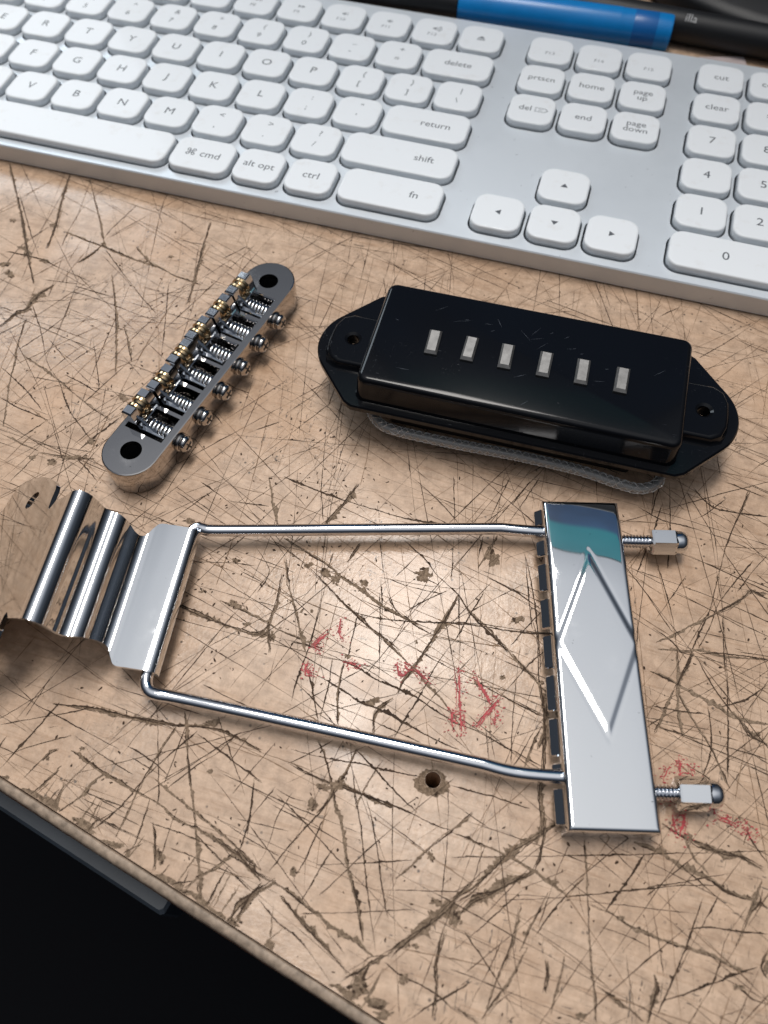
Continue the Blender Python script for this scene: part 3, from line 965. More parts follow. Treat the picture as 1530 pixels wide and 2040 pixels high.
ICON = {
    'tri_up': [[(-1.25, -0.9), (1.25, -0.9), (0, 1.0)]], 'tri_down': [[(1.25, 0.9), (-1.25, 0.9), (0, -1.0)]],
    'tri_left': [[(0.9, 1.25), (-1.0, 0), (0.9, -1.25)]], 'tri_right': [[(-0.9, -1.25), (1.0, 0), (-0.9, 1.25)]],
    'eject': [[(-1.6, -0.2), (1.6, -0.2), (0, 1.5)], [(-1.6, -1.3), (1.6, -1.3), (1.6, -0.7), (-1.6, -0.7)]],
    'delbox': [[(-2.4, -1.2), (1.3, -1.2), (1.3, -0.95), (-2.4, -0.95)], [(-2.4, 0.95), (1.3, 0.95), (1.3, 1.2), (-2.4, 1.2)], [(-2.4, -0.95), (-2.15, -0.95), (-2.15, 0.95), (-2.4, 0.95)], [(1.3, -1.2), (2.5, 0), (1.3, 1.2), (1.15, 0.9), (2.1, 0), (1.15, -0.9)], [(-1.2, -0.6), (-0.95, -0.6), (0.5, 0.6), (0.25, 0.6)], [(0.25, -0.6), (0.5, -0.6), (-0.95, 0.6), (-1.2, 0.6)]],
    'icon7': [[(0, -0.9), (0, 0.9), (-1.5, 0)], [(1.5, -0.9), (1.5, 0.9), (0, 0)]],
    'icon8': [[(-1.2, -0.9), (0.3, 0), (-1.2, 0.9)], [(0.6, -0.9), (0.9, -0.9), (0.9, 0.9), (0.6, 0.9)], [(1.2, -0.9), (1.5, -0.9), (1.5, 0.9), (1.2, 0.9)]],
    'icon9': [[(-1.5, -0.9), (0, 0), (-1.5, 0.9)], [(0, -0.9), (1.5, 0), (0, 0.9)]],
    'icon10': [SPK, [(0.4, -0.9), (0.7, -0.9), (0.7, 0.9), (0.4, 0.9)]],
    'icon11': [SPK, arc(0.9, 1.2, cx=-0.6)], 'icon12': [SPK, arc(0.9, 1.2, cx=-0.6), arc(1.6, 1.9, cx=-0.6), arc(2.3, 2.6, cx=-0.6)],
}
want = {(t, sz) for k in keys for t, sz, a, b_ in k[3] if t not in ICON and not t.startswith('icon')}
TM_ = text_meshes(sorted(want))
lgm = {}
for u, r, w, leg in keys:
    cx, cy = kpos(u, r)
    o = bpy.data.objects.new('key', key_mesh(w)); col.objects.link(o); o.parent = keyboard
    o.location = (cx * S, cy * S, 10.0 * S + random.uniform(-0.06, 0.06) * S)
    o.rotation_euler = (random.gauss(0, 0.003), random.gauss(0, 0.003), random.gauss(0, 0.002))
    if w == 6.0: o['label'] = 'long blank space bar'
    for t, sz, du, dv in leg:
        if t.startswith('icon') and t not in ICON: continue
        if t in ICON:
            if t not in lgm: lgm[t] = poly_mesh(ICON[t]); lgm[t].materials.append(M_PRINT if t.startswith('tri') else M_PRINTLITE)
            me = lgm[t]
        else:
            me = TM_[(t, sz)]
            if not me.materials: me.materials.append(M_PRINTLITE if (sz < 2.5) else M_PRINT)
            elif me.materials[0] is None: me.materials[0] = M_PRINT
        l = bpy.data.objects.new('legend', me); col.objects.link(l); l.parent = o
        l.location = (du * S, dv * S, 0.025 * S)
for me in TM_.values():
    if len(me.materials) == 0: me.materials.append(M_PRINT)

# ================================================================== materials of the guitar parts
def mat_chrome(name, tint=(0.78, 0.79, 0.80), rough=0.035, wob=0.012):
    m, nt, b, N, L = new_mat(name)
    b.inputs['Metallic'].default_value = 1.0
    v = n_map(nt)
    sm = n_ramp(nt, n_noise(nt, 70, 4, 0.65, v), ((0.35, rough * 0.6), (0.60, rough * 1.4), (0.80, rough * 4.5)))
    L.new(sm, b.inputs['Roughness'])
    pit = n_ramp(nt, n_noise(nt, 900, 2, 0.5, v), ((0.745, 0.0), (0.77, 1.0)))
    L.new(n_mix(nt, pit, tint, tuple(c * 0.55 for c in tint)), b.inputs['Base Color'])
    n_bump(nt, n_noise(nt, 60, 2, 0.5, v), 0.5, wob * S, b)
    return m
M_CHROME = mat_chrome('polished_chrome')
M_ROD = mat_chrome('chromed_rod', (0.74, 0.75, 0.78), 0.05)
M_NICKEL = mat_chrome('black_nickel', (0.50, 0.475, 0.455), 0.055)
M_SADDLE = mat_chrome('dark_nickel', (0.70, 0.71, 0.73), 0.10)
M_SPRING = mat_chrome('spring_steel', (0.70, 0.70, 0.71), 0.14)
M_BRASS = mat_chrome('roller_brass', (0.46, 0.345, 0.205), 0.2)
M_POLE = simple('ground_steel', (0.24, 0.235, 0.23), 0.5, 0.8, vary=0.18, scale=500, rvar=0.1)
M_BRAID = simple('tinned_braid', (0.86, 0.85, 0.82), 0.4, 0.25, vary=0.15, scale=900)
def mat_black():
    m, nt, b, N, L = new_mat('glossy_black_plastic')
    v = n_map(nt)
    b.inputs['Base Color'].default_value = (0.004, 0.0045, 0.006, 1)
    b.inputs['Specular IOR Level'].default_value = 0.25
    sc = N.new('ShaderNodeTexNoise'); sc.inputs['Scale'].default_value = 1.0; sc.inputs['Detail'].default_value = 2
    L.new(n_map(nt, (420, 2600, 400), (0, 0, 0.62)), sc.inputs['Vector'])
    sc2 = n_noise(nt, 1.0, 2, 0.5, n_map(nt, (2600, 420, 400), (0, 0, -0.9)), 1.6)
    gate = n_ramp(nt, n_noise(nt, 45, 3, 0.6, v), ((0.50, 0.0), (0.66, 0.8)))
    s = n_mix(nt, 1.0, n_ramp(nt, sc.outputs['Fac'], ((0.70, 0.0), (0.74, 1.0))), n_ramp(nt, sc2, ((0.71, 0.0), (0.75, 1.0))), 'ADD')
    s = n_mix(nt, 1.0, s, gate, 'MULTIPLY')
    L.new(n_mix(nt, s, (0.12, 0.12, 0.12), (0.42, 0.42, 0.42)), b.inputs['Roughness'])
    L.new(n_mix(nt, s, (0.004, 0.0045, 0.006), (0.03, 0.033, 0.04)), b.inputs['Base Color'])
    n_bump(nt, s, 0.35, 0.02 * S, b)
    return m
M_BLACK = mat_black()
M_DULLBLACK = simple('dull_black', (0.006, 0.006, 0.007), 0.55)

# ================================================================== the pickup
pk = empty('guitar_pickup', (28.2, 42.4, 0), 'glossy black dog-ear guitar pickup with six steel pole bars', 'guitar pickup', rz=math.radians(1.45))
# inner coil block that carries the cover
MB().box((0, 0, 6.8), (1, 0, 0), (0, 1, 0), (0, 0, 1), 35, 13.5, 6.8, 0.6).obj('coil_block', M_DULLBLACK, pk)
def dogear(grow=0.0):
    pts = []
    half = [(46.5, -21.2), (54.6, -12.0)]
    for k in range(13):
        a = math.radians(-42 + 84 * k / 12); pts.append((46.0 + 13.9 * math.cos(a) + 0.0, 13.5 * math.sin(a) * 1.05))
    right = [(44.5, -21.4), (46.8, -20.2)] + pts + [(46.8, 20.2), (44.5, 21.4)]
    return [(x + (grow if x > 0 else -grow) * 0.7, y + (grow if y > 0 else -grow) * 0.7) for x, y in right + [(-x, -y) for x, y in right]]
m = MB()
eh = [circle(49.6, 0, 1.75, 18), circle(-49.6, 0, 1.75, 18)]
slab(m, dogear(), eh, 13.6, 15.0)
slab(m, dogear(), eh, 15.0, 15.5, False, None, dogear(-0.45))
m.obj('flange', M_BLACK, pk, True, 40)
for s in (1, -1):
    m = MB()
    def boss(g): return [(s * x, y) for x, y in [(42.5, -8.9 - g), (52.0 + g, -8.9 - g), (54.6 + g, -7.4 - g), (55.9 + g, -4.0), (56.1 + g, 0), (55.9 + g, 4.0), (54.6 + g, 7.4 + g), (52.0 + g, 8.9 + g), (42.5, 8.9 + g)]]
    h = circle(s * 49.6, 0, 1.75, 18); h2 = circle(s * 49.6, 0, 2.5, 18)
    lo, m1, m2, hi = boss(0.9), boss(0.25), boss(-0.15), boss(-0.7)
    m.loft([[(x, y, z) for x, y in lp] for lp, z in ((lo, 15.45), (m1, 16.1), (boss(0.1), 17.3), (m2, 17.75), (hi, 18.0))], False, False)
    v, f = fill2d(hi, [h2]); m.add([(x, y, 18.0) for x, y in v], f)
    n = 18
    m.add([(x, y, 15.0) for x, y in h] + [(x, y, 17.5) for x, y in h] + [(x, y, 18.0) for x, y in h2], [(i, (i + 1) % n, n + (i + 1) % n, n + i) for i in range(n)] + [(n + i, n + (i + 1) % n, 2 * n + (i + 1) % n, 2 * n + i) for i in range(n)])
    m.obj('ear_boss', M_BLACK, pk, True, 50)
m = MB(); loops = []
for W, H, z, r in ((88.6, 38.6, 15.4, 3.0), (88.0, 38.0, 16.0, 3.0), (87.2, 37.2, 22.0, 2.8), (86.9, 36.9, 22.9, 2.6), (86.2, 36.2, 23.55, 2.4), (85.2, 35.2, 23.9, 2.0), (84.0, 34.0, 24.0, 1.6)):
    loops.append([(x, y + 0.1, z) for x, y in rrect(W, H, r, 6)])
m.loft(loops, False, True).obj('cover', M_BLACK, pk, True, 50)
for i, (px, py, rz) in enumerate(((2.2, 40.7, 0.03), (12.4, 41.2, -0.01), (22.6, 41.4, 0.02), (33.2, 41.6, 0.0), (43.4, 41.9, 0.015), (54.0, 42.0, -0.01))):
    x, y = px - 28.2, py - 42.4; y -= x * 0.0253
    c, s_ = math.cos(rz), math.sin(rz)
    loops = []
    for hx, hy, z in ((1.75, 4.25, 23.4), (1.75, 4.25, 24.55), (1.2, 3.55, 25.25)):
        loops.append([(x + a * c - b * s_, y + a * s_ + b * c, z) for a, b in ((hx, -hy), (hx, hy), (-hx, hy), (-hx, -hy))])
    MB().loft(loops).obj('pole_piece', M_POLE, pk)
# hairline scratches polished into the cover
sv, sf = [], []
for k in range(30):
    if k < 22: x, y, a = random.gauss(-6, 11), random.gauss(9, 4.5), random.gauss(0.35, 0.45)
    else: x, y, a = random.uniform(-40, 40), random.uniform(-15, 15), random.gauss(0.3, 0.7)
    l, w = random.uniform(0.5, 2.6), random.uniform(0.02, 0.05)
    if abs(x) > 39 or not -16 < y < 14: continue
    c, s_ = math.cos(a), math.sin(a); z = 24.012 + k * 0.0004; n = len(sv)
    sv += [(x - c * l, y - s_ * l, z), (x + s_ * w, y - c * w, z), (x + c * l, y + s_ * l, z), (x - s_ * w, y + c * w, z)]; sf.append((n, n + 1, n + 2, n + 3))
make('cover_scratches', sv, sf, simple('scuffed_plastic', (0.055, 0.07, 0.095), 0.5), pk, kind='stuff')
# braided lead along the front of the cover
path = catmull([(-14, 33, 7.0), (-12.4, 27.6, 6.6), (-8.6, 23.8, 6.2), (-3.0, 22.5, 6), (13.3, 22.4, 6), (32, 23.1, 5.8), (49.1, 23.2, 5.2), (60.5, 22.2, 4.4), (66.5, 22.2, 4.2), (70.5, 24.6, 4.6), (71.3, 28.2, 5.5), (68.5, 33, 6.5)], 0.55)
P = [p - Vector((28.2, 42.4, 0)) for p in path]
m = MB(); m.tube(P, 1.2, 10)
m.obj('lead_core', simple('braid_core', (0.36, 0.35, 0.335), 0.45, 0.3), pk, True, 60)
m = MB()
frames = []; t = (P[1] - P[0]).normalized(); u = t.orthogonal().normalized()
for i, p in enumerate(P):
    t2 = (P[min(i + 1, len(P) - 1)] - P[max(i - 1, 0)]).normalized(); u = (u - t2 * u.dot(t2)).normalized(); frames.append((p, u, t2.cross(u)))
NS = 4
for sgn in (1, -1):
    for k in range(NS):
        rows = []
        for i, (p, uu, ww) in enumerate(frames):
            tt = ww.cross(uu)
            ang = sgn * i * 0.55 / 8.4 * 2 * math.pi + 2 * math.pi * k / NS
            ra = uu * math.cos(ang) + ww * math.sin(ang); tg = uu * -math.sin(ang) + ww * math.cos(ang)
            sd = (tg * 0.68 + tt * (-0.73 * sgn)).normalized()
            rr = 1.42 + 0.13 * sgn * math.cos(ang * NS)
            rows.append([tuple(p + ra * (rr - 0.10) - sd * 0.52), tuple(p + ra * (rr + 0.07) - sd * 0.25), tuple(p + ra * (rr + 0.07) + sd * 0.25), tuple(p + ra * (rr - 0.10) + sd * 0.52)])
        m.loft(rows, False, False, closed=False)
m.obj('braided_lead', M_BRAID, pk, True, 60)

# ================================================================== the bridge
br = empty('guitar_bridge', (-63.67, 27.44, 0), 'narrow dark chrome roller guitar bridge with brass string rollers', 'guitar bridge', rz=math.radians(78.75))
def stad(hl, hw, n=14, flare=0.0):
    pts = []
    for k in range(n + 1):
        a = math.radians(-90 + 180 * k / n); pts.append((hl - hw + hw * math.cos(a), hw * math.sin(a)))
    return pts + [(-x, -y) for x, y in pts]
def slotrect(x0, x1, y0, y1): return [(x0, y0), (x1, y0), (x1, y1), (x0, y1)]
SLX = [-25.6 + 10.28 * i for i in range(6)]
m = MB()
hs = [circle(36.0, 0, 3.05, 26), circle(-36.0, 0, 3.05, 26)] + [slotrect(x - 4.55, x + 4.55, -6.0, 6.6) for x in SLX]
top_o, mid_o, bot_o = stad(43.9, 7.85), stad(44.3, 8.2), stad(43.4, 7.9)
v, f = fill2d(top_o, hs); m.add([(x, y, 10.0) for x, y in v], f)
v, f = fill2d(bot_o, hs[:2]); m.add([(x, y, 0.15) for x, y in v], f)
m.loft([[(x, y, z) for x, y in lp] for lp, z in ((bot_o, 0.15), (mid_o, 1.0), (stad(44.4, 8.25), 9.3), (stad(44.2, 8.12), 9.85), (top_o, 10.0))], False, False)
for k, lp in enumerate(hs):
    n = len(lp); zb = 0.15 if k < 2 else 2.2
    m.add([(x, y, zb) for x, y in lp] + [(x, y, 10.0) for x, y in lp], [(i, (i + 1) % n, n + (i + 1) % n, n + i) for i in range(n)])
    if k >= 2: m.add([(x, y, 2.2) for x, y in lp], [tuple(range(n))])
m.obj('body', M_NICKEL, br, True, 40)
for q in (-1, 1):
    MB().lathe([(2.98, 8.6), (2.98, 0.4), (0.3, 0.35)], (36.0 * q, 0, 0), (0, 0, 1), 26, False).obj('stud_hole_shade', M_DULLBLACK, br)  # dull black lining stands in for the shade inside the stud hole
for i, x in enumerate(SLX):
    dy = (0.2, -0.5, 0.1, 0.5, 0.0, -0.2)[i]
    sx = x + (2.0 if i < 3 else 1.2) * 0.6
    sad = MB()
    # sliding block and its long tails at either side of the spring
    sad.box((sx, 3.6 + dy, 7.0), (1, 0, 0), (0, 1, 0), (0, 0, 1), 4.2, 2.4, 4.4, 0.25)
    for q in (-1, 1):
        sad.box((sx + q * 3.9, -1.2 + dy, 8.2), (1, 0, 0), (0, 1, 0), (0, 0, 1), 0.42, 4.4, 1.5, 0.12)
    # two forks with a slanting rear web
    for q in (-1, 1):
        fx = sx + q * 3.25
        loops = []
        for hx, ya, yb, z in ((1.4, 1.2, 6.5, 9.0), (1.4, 2.1, 6.4, 12.0), (1.4, 2.9, 6.3, 15.4), (1.05, 3.25, 5.95, 15.9)):
            loops.append([(fx - hx * 1.12, ya + dy, z), (fx + hx * 1.12, ya + dy, z), (fx + hx * 1.12, yb + dy, z), (fx - hx * 1.12, yb + dy, z)])
        sad.loft(loops)
        loops = []
        sad.add([(fx - 0.35, 3.2 + dy, 14.7), (fx - 0.35, -2.6 + dy, 9.3), (fx - 0.35, 3.2 + dy, 9.3), (fx + 0.35, 3.2 + dy, 14.7), (fx + 0.35, -2.6 + dy, 9.3), (fx + 0.35, 3.2 + dy, 9.3)], [(0, 1, 2), (5, 4, 3), (0, 3, 4, 1), (1, 4, 5, 2), (2, 5, 3, 0)] if q < 0 else [])
    so = sad.obj('saddle', M_SADDLE, br, True, 25)
    pr = [(1.0, -1.85), (2.85, -1.85), (3.05, -1.6), (3.05, -0.85), (2.7, -0.7), (2.55, -0.35), (2.45, 0), (2.55, 0.35), (2.7, 0.7), (3.05, 0.85), (3.05, 1.6), (2.85, 1.85), (1.0, 1.85)]
    MB().lathe(pr, (sx, 4.5 + dy, 13.0), (1, 0, 0), 28).obj('roller', M_BRASS, so, True, 30)
    # intonation screw, spring, head outside the wall
    sc = MB(); n_t = 40
    sc.lathe([(1.05, 0), (1.05, 11.0)], (x, 1.8, 6.6), (0, -1, 0), 12)
    sc.lathe([(1.3, 0), (2.55, 0.05), (2.8, 0.3), (2.8, 0.9), (2.6, 1.1), (2.2, 1.15), (2.4, 1.4), (2.5, 1.8), (2.35, 2.4), (1.9, 2.8), (1.2, 2.97), (0.5, 3.0)], (x, -8.2, 6.2), (0, -1, 0), 22)
    so2 = sc.obj('intonation_screw', M_NICKEL, br, True, 35)
    cr = MB()
    cr.box((x, -11.22, 6.2), (0.94, 0, 0.34), (0, 1, 0), (-0.34, 0, 0.94), 1.35, 0.12, 0.24).box((x, -11.225, 6.2), (-0.34, 0, 0.94), (0, 1, 0), (0.94, 0, 0.34), 1.35, 0.12, 0.24)
    cr.obj('cross_slot', M_DULLBLACK, so2)
    coil = []
    T = 5.5; n_c = int(T * 14)
    for k in range(n_c + 1):
        a = 2 * math.pi * T * k / n_c; y = 0.7 + dy * 0.5 - (6.5 + dy * 0.5) * k / n_c
        coil.append((x + 2.45 * math.cos(a), y, 7.5 + 2.45 * math.sin(a)))
    MB().tube(coil, 0.42, 6).obj('spring', M_SPRING, br, True, 60)

# ================================================================== the trapeze tailpiece
TB = Vector((20, -30, 0))
tp = empty('trapeze_tailpiece', TB, 'polished chrome trapeze guitar tailpiece with diamond-embossed crossbar', 'guitar tailpiece')
def rel(p): return tuple(Vector(p) - TB)
# --- crossbar
F0 = Vector((51.35, 12.6, 0)); AU = Vector((0.25541, -0.96683, 0)); BW = Vector((0.96683, 0.25541, 0))
def bar(u, w, z): return rel(F0 + AU * u + BW * w + Vector((0, 0, z)))
BL, BH = 83.6, 10.15
DIA = [(15.8, 0.4), (40.6, 10.6), (63.6, 0.8), (40.4, -9.9)]
def dia_sd(u, w):                      # signed distance into the diamond
    d = 1e9
    for k in range(4):
        (u0, w0), (u1, w1) = DIA[k], DIA[(k + 1) % 4]
        ex, ey = u1 - u0, w1 - w0; l = math.hypot(ex, ey)
        d = min(d, ((w - w0) * ex - (u - u0) * ey) / l * -1)
    return d
def bar_z(u, w):
    z = 9.0
    d = dia_sd(u, w)
    z += 0.30 * smooth01((d + 0.1) / 1.5) - 0.04 * math.exp(-((d + 0.25) / 0.35) ** 2)
    z -= 0.10 * (w / BH) ** 4
    r = 1.15
    e = min(u, BL - u, BH - abs(w))
    if e < r: z -= r - math.sqrt(max(0, r * r - (r - e) ** 2))
    if u < 26: z -= 0.0020 * (26 - u) ** 2
    return z
us = [0, .03, .12, .3, .6, .9, 1.2]; uu = 1.5
while uu < BL - 1.4: us.append(uu); uu += 0.42
us += [BL - x for x in (1.2, .9, .6, .3, .12, .03, 0)]
ws = [-BH + x for x in (0, .03, .12, .3, .6, .9, 1.2)]; ww = -BH + 1.5
while ww < BH - 1.4: ws.append(ww); ww += 0.40
ws += [BH - x for x in (1.2, .9, .6, .3, .12, .03, 0)]
m = MB(); nu, nw = len(us), len(ws)
m.add([bar(u, w, bar_z(u, w)) for u in us for w in ws], [(i * nw + j, i * nw + j + 1, (i + 1) * nw + j + 1, (i + 1) * nw + j) for i in range(nu - 1) for j in range(nw - 1)])
rim = [(i, 0) for i in range(nu)] + [(nu - 1, j) for j in range(1, nw)] + [(i, nw - 1) for i in range(nu - 2, -1, -1)] + [(0, j) for j in range(nw - 2, 0, -1)]
rp = [(us[i], ws[j]) for i, j in rim]; n = len(rp)
loops = [[bar(u, w, bar_z(u, w)) for u, w in rp], [bar(u, w, 4.6) for u, w in rp], [bar(u, w, 0.25) for u, w in rp],
         [bar(0.9 + u * (BL - 1.8) / BL, w * (BH - 0.9) / BH, 0.25) for u, w in rp], [bar(0.9 + u * (BL - 1.8) / BL, w * (BH - 0.9) / BH, 7.2) for u, w in rp]]
m.loft(loops, False, True)
bmo = m.obj('crossbar', M_CHROME, tp, True, 55)
# merge the rim so the rounded shoulder shades smoothly
bm = bmesh.new(); bm.from_mesh(bmo.data); bmesh.ops.remove_doubles(bm, verts=bm.verts, dist=1e-7); bmesh.ops.recalc_face_normals(bm, faces=bm.faces); bm.to_mesh(bmo.data); bm.free()
# string claw under the left edge: one tab between each pair of strings
for u0, u1 in ((1.6, 6.4), (10.9, 15.4), (17.7, 25.4), (27.6, 35.6), (37.4, 45.9), (47.7, 56.4), (58.1, 66.9), (68.5, 70.0), (74.0, 82.0)):
    MB().box(bar((u0 + u1) / 2, -10.3, 4.7), AU, BW * 0.78 + Vector((0, 0, 0.625)), BW * -0.625 + Vector((0, 0, 0.78)), (u1 - u0) / 2, 1.9, 0.45, 0.25).obj('string_tab', M_CHROME, tp, True, 30)
MB().box(bar(BL / 2, -9.4, 3.2), AU, BW, (0, 0, 1), BL / 2 - 1.5, 0.7, 1.4, 0.2).obj('claw_plate', M_SADDLE, tp)
# --- rods
RZ = 5.2
hf, hn = Vector((-46.1, -26.3, 6.0)), Vector((-41.0, -63.1, 6.0))
ax = (hn - hf).normalized(); per = Vector((-0.99076, -0.13566, 0))
def rod(pts, name):
    return MB().tube([rel(p) for p in catmull(pts, 0.8)], 1.62, 14).obj(name, M_ROD, tp, True, 60)
rod_a = [hf + ax * 16, hf + ax * 3, hf - ax * 0.6, hf - ax * 2.0 - per * 0.5, hf - ax * 2.9 - per * 1.9, hf - ax * 2.4 - per * 4.2, Vector((-32, -20.2, 5.6)), Vector((0, -10.4, 5.4)), Vector((29.5, -1.4, RZ)), Vector((33.2, -0.35, RZ)), Vector((37, 0.35, RZ)), Vector((44.3, 1.9, RZ)), Vector((58, 5.4, RZ)), Vector((62.5, 6.6, RZ))]
rod_b = [hn - ax * 16, hn - ax * 3, hn + ax * 1.5, hn + ax * 3.4 - per * 0.4, hn + ax * 4.9 - per * 1.6, hn + ax * 5.5 - per * 4.0, Vector((-28, -67.0, 5.4)), Vector((10, -64.0, 5.3)), Vector((38.0, -61.9, RZ)), Vector((42.5, -61.6, RZ)), Vector((47, -61.5, RZ)), Vector((52, -60.9, RZ)), Vector((60, -59.2, RZ)), Vector((72, -56.2, RZ)), Vector((79.0, -54.4, RZ))]
rod(rod_a, 'rod'); rod(rod_b, 'rod')
for (u, w0, w1, w2, rf) in ((10.7, 9.0, 17.6, 27.8, (-0.128, 0.483, 0.866)), (74.4, 9.0, 15.2, 26.0, (-0.09, 0.34, 0.94))):
    # thread: stacked rings on the rod's end
    prof = []; w = w0
    while w < w1 + 1: prof += [(1.3, w), (1.42, w + 0.1), (1.8, w + 0.35), (1.8, w + 0.5), (1.42, w + 0.75)]; w += 0.85
    MB().lathe(prof, bar(u, 0, RZ), BW, 14).obj('threaded_end', M_ROD, tp, True, 20)
    nb = MB(); o = bar(u, 0, RZ)
    nb.lathe([(2.6, w1), (3.55, w1 + 0.25), (3.75, w1 + 0.7), (3.75, w2 - 3.9), (3.35, w2 - 3.3), (2.9, w2 - 3.25)], o, BW, 6, True, rf)
    no = nb.obj('acorn_nut', M_CHROME, tp, False)
    MB().lathe([(3.05, w2 - 3.6), (3.05, w2 - 1.9), (2.8, w2 - 1.0), (2.2, w2 - 0.4), (1.3, w2 - 0.08), (0.4, w2)], o, BW, 22).obj('nut_dome', M_CHROME, no, True, 50)
# --- hinge bracket: bent sheet with pressed flutes
PRO = [(-2.6, 5.0, 0), (-2.75, 6.2, 0), (-2.4, 7.6, 0), (-1.4, 8.7, 0), (0.2, 9.0, 0), (4.0, 9.15, 0), (7.4, 9.15, 0.1), (8.8, 9.15, 1.6), (10.2, 9.3, 4.0), (11.3, 10.1, 4.7), (12.2, 12.0, 4.6), (12.9, 14.6, 4.0), (14.0, 16.9, 3.4), (15.5, 18.0, 3.0), (17.1, 18.2, 2.8), (18.4, 19.4, 2.7), (19.2, 22.0, 2.6), (20.1, 24.8, 2.5), (21.6, 26.5, 2.5), (23.4, 26.9, 2.7), (24.9, 26.1, 2.9), (25.8, 25.2, 3.0)]
pc = catmull([(a, b_, c) for a, b_, c in PRO], 0.42)
WID = (hn - hf).length
nt_ = 72
arc_l = [0.0]
for i in range(1, len(pc)): arc_l.append(arc_l[-1] + math.hypot(pc[i].x - pc[i - 1].x, pc[i].y - pc[i - 1].y))
def at_s(target):
    return min(range(len(pc)), key=lambda i: abs(pc[i].x - target[0]) + abs(pc[i].y - target[1]))
FL = []
def sheet(side):
    rows = []
    for i, p in enumerate(pc):
        q0, q1 = pc[max(i - 1, 0)], pc[min(i + 1, len(pc) - 1)]
        tx, tz = q1.x - q0.x, q1.y - q0.y; l = math.hypot(tx, tz); nx, nz = -tz / l, tx / l
        row = []
        for k in range(nt_ + 1):
            rc = p.z
            t = -1.0 + rc + (WID + 2.0 - 2 * rc) * k / nt_
            e = smooth01((min(t, WID - t) - 2.2 - rc * 0.3) / 1.6)
            d = sum(am * math.exp(-((arc_l[i] - c) / wd) ** 2) for c, wd, am in FL) * e
            d += side
            row.append(rel(hf * 1.0 + ax * t + per * (p.x + nx * d) + Vector((0, 0, p.y + nz * d - 6.0))))
        rows.append(row)
    return rows
top, bot = sheet(0.0), sheet(-1.15)
m = MB(); R_, C_ = len(top), nt_ + 1
idx = lambda a, b_: a * C_ + b_
m.add([p for r in top for p in r], [(idx(i, j), idx(i, j + 1), idx(i + 1, j + 1), idx(i + 1, j)) for i in range(R_ - 1) for j in range(C_ - 1)])
m.add([p for r in bot for p in r], [(idx(i, j), idx(i + 1, j), idx(i + 1, j + 1), idx(i, j + 1)) for i in range(R_ - 1) for j in range(C_ - 1)])
K = R_ * C_
rim = [(i, 0) for i in range(R_)] + [(R_ - 1, j) for j in range(1, C_)] + [(i, C_ - 1) for i in range(R_ - 2, -1, -1)] + [(0, j) for j in range(C_ - 2, 0, -1)]
for a in range(len(rim)):
    p, q = rim[a], rim[(a + 1) % len(rim)]
    m.f.append((idx(*p), idx(*q), K + idx(*q), K + idx(*p)))
m.obj('hinge_plate', M_CHROME, tp, True, 50)
# hinge sleeve curled round the rod under the plate
MB().lathe([(1.75, 0.6), (2.6, 0.6), (2.75, 0.8), (2.75, WID - 0.8), (2.6, WID - 0.6), (1.75, WID - 0.6)], rel(hf), ax, 22).obj('hinge_sleeve', M_CHROME, tp, True, 40)
# mounting plate that slopes down behind the crest, with slotted ears
SL = 0.80
dn = Vector((per.x, per.y, -SL)).normalized(); nn = ax.cross(dn); nn = nn if nn.z > 0 else -nn
P0 = hf + per * 25.2 + Vector((0, 0, 25.6 - 6.0))
halfo = [(-0.5, 2.0), (6.5, 2.9), (7.5, 4.0), (8.4, 4.7), (9.1, 4.0), (9.4, 1.8), (9.2, -1.2), (9.8, -2.8), (12, -4.6), (15.5, -6.4), (19.4, -7.9), (24, -8.8), (29, -9.2), (33.5, -8.6), (36.3, -6.3), (38.0, -2.0), (38.8, 2), (39.2, 8), (39.3, 14), (39.3, WID / 2)]
outl = halfo + [(s, WID - t) for s, t in halfo[-2::-1]]
slots = [circle(21.0, -1.0, 3.0, 18, 2.0, 0.5), circle(21.0, WID + 1.0, 3.0, 18, 2.0, -0.5)]
def mp(s, t, z): return rel(P0 + dn * s + ax * t + nn * z)
m = MB(); slab(m, outl, slots, -1.15, -0.15, True, mp)
slab(m, outl, slots, -0.15, 0.05, False, mp)
m.obj('mounting_plate', M_CHROME, tp, True, 30)

# ================================================================== things behind the keyboard
M_BLUE = simple('blue_pen_barrel', (0.004, 0.225, 0.61), 0.30, vary=0.10, scale=60)
M_BLUED = simple('dark_blue_pen_plug', (0.005, 0.13, 0.42), 0.35)
M_PENBLACK = simple('black_pen_grip', (0.006, 0.0065, 0.008), 0.5)
pa, pb = Vector((-88, 233.6, 7.0)), Vector((49.5, 238.6, 7.0))
pd = (pb - pa).normalized()
pen = empty('blue_marker', (pa.x, pa.y, 0), 'blue marker pen with a black cap lying along the back of the keyboard', 'marker pen')
o0 = pa - Vector((pa.x, pa.y, 0)); LN = (pb - pa).length
MB().lathe([(2.5, -55), (6.2, -52), (6.4, -20), (6.5, 50.8)], o0, pd, 26).obj('cap', M_PENBLACK, pen, True, 40)
MB().lathe([(5.0, 50.9), (6.6, 51.2), (6.8, 53), (6.8, LN - 21), (6.75, LN - 20.6), (6.65, LN - 20.2), (6.6, LN - 8), (6.5, LN - 1.0), (6.2, LN - 0.2), (5.4, LN)], o0, pd, 28).obj('barrel', M_BLUE, pen, True, 40)
MB().lathe([(6.58, LN - 15.5), (6.66, LN - 15.2), (6.62, LN - 6.2), (6.5, LN - 5.9)], o0, pd, 28, False).obj('end_plug', M_BLUED, pen, True, 40)
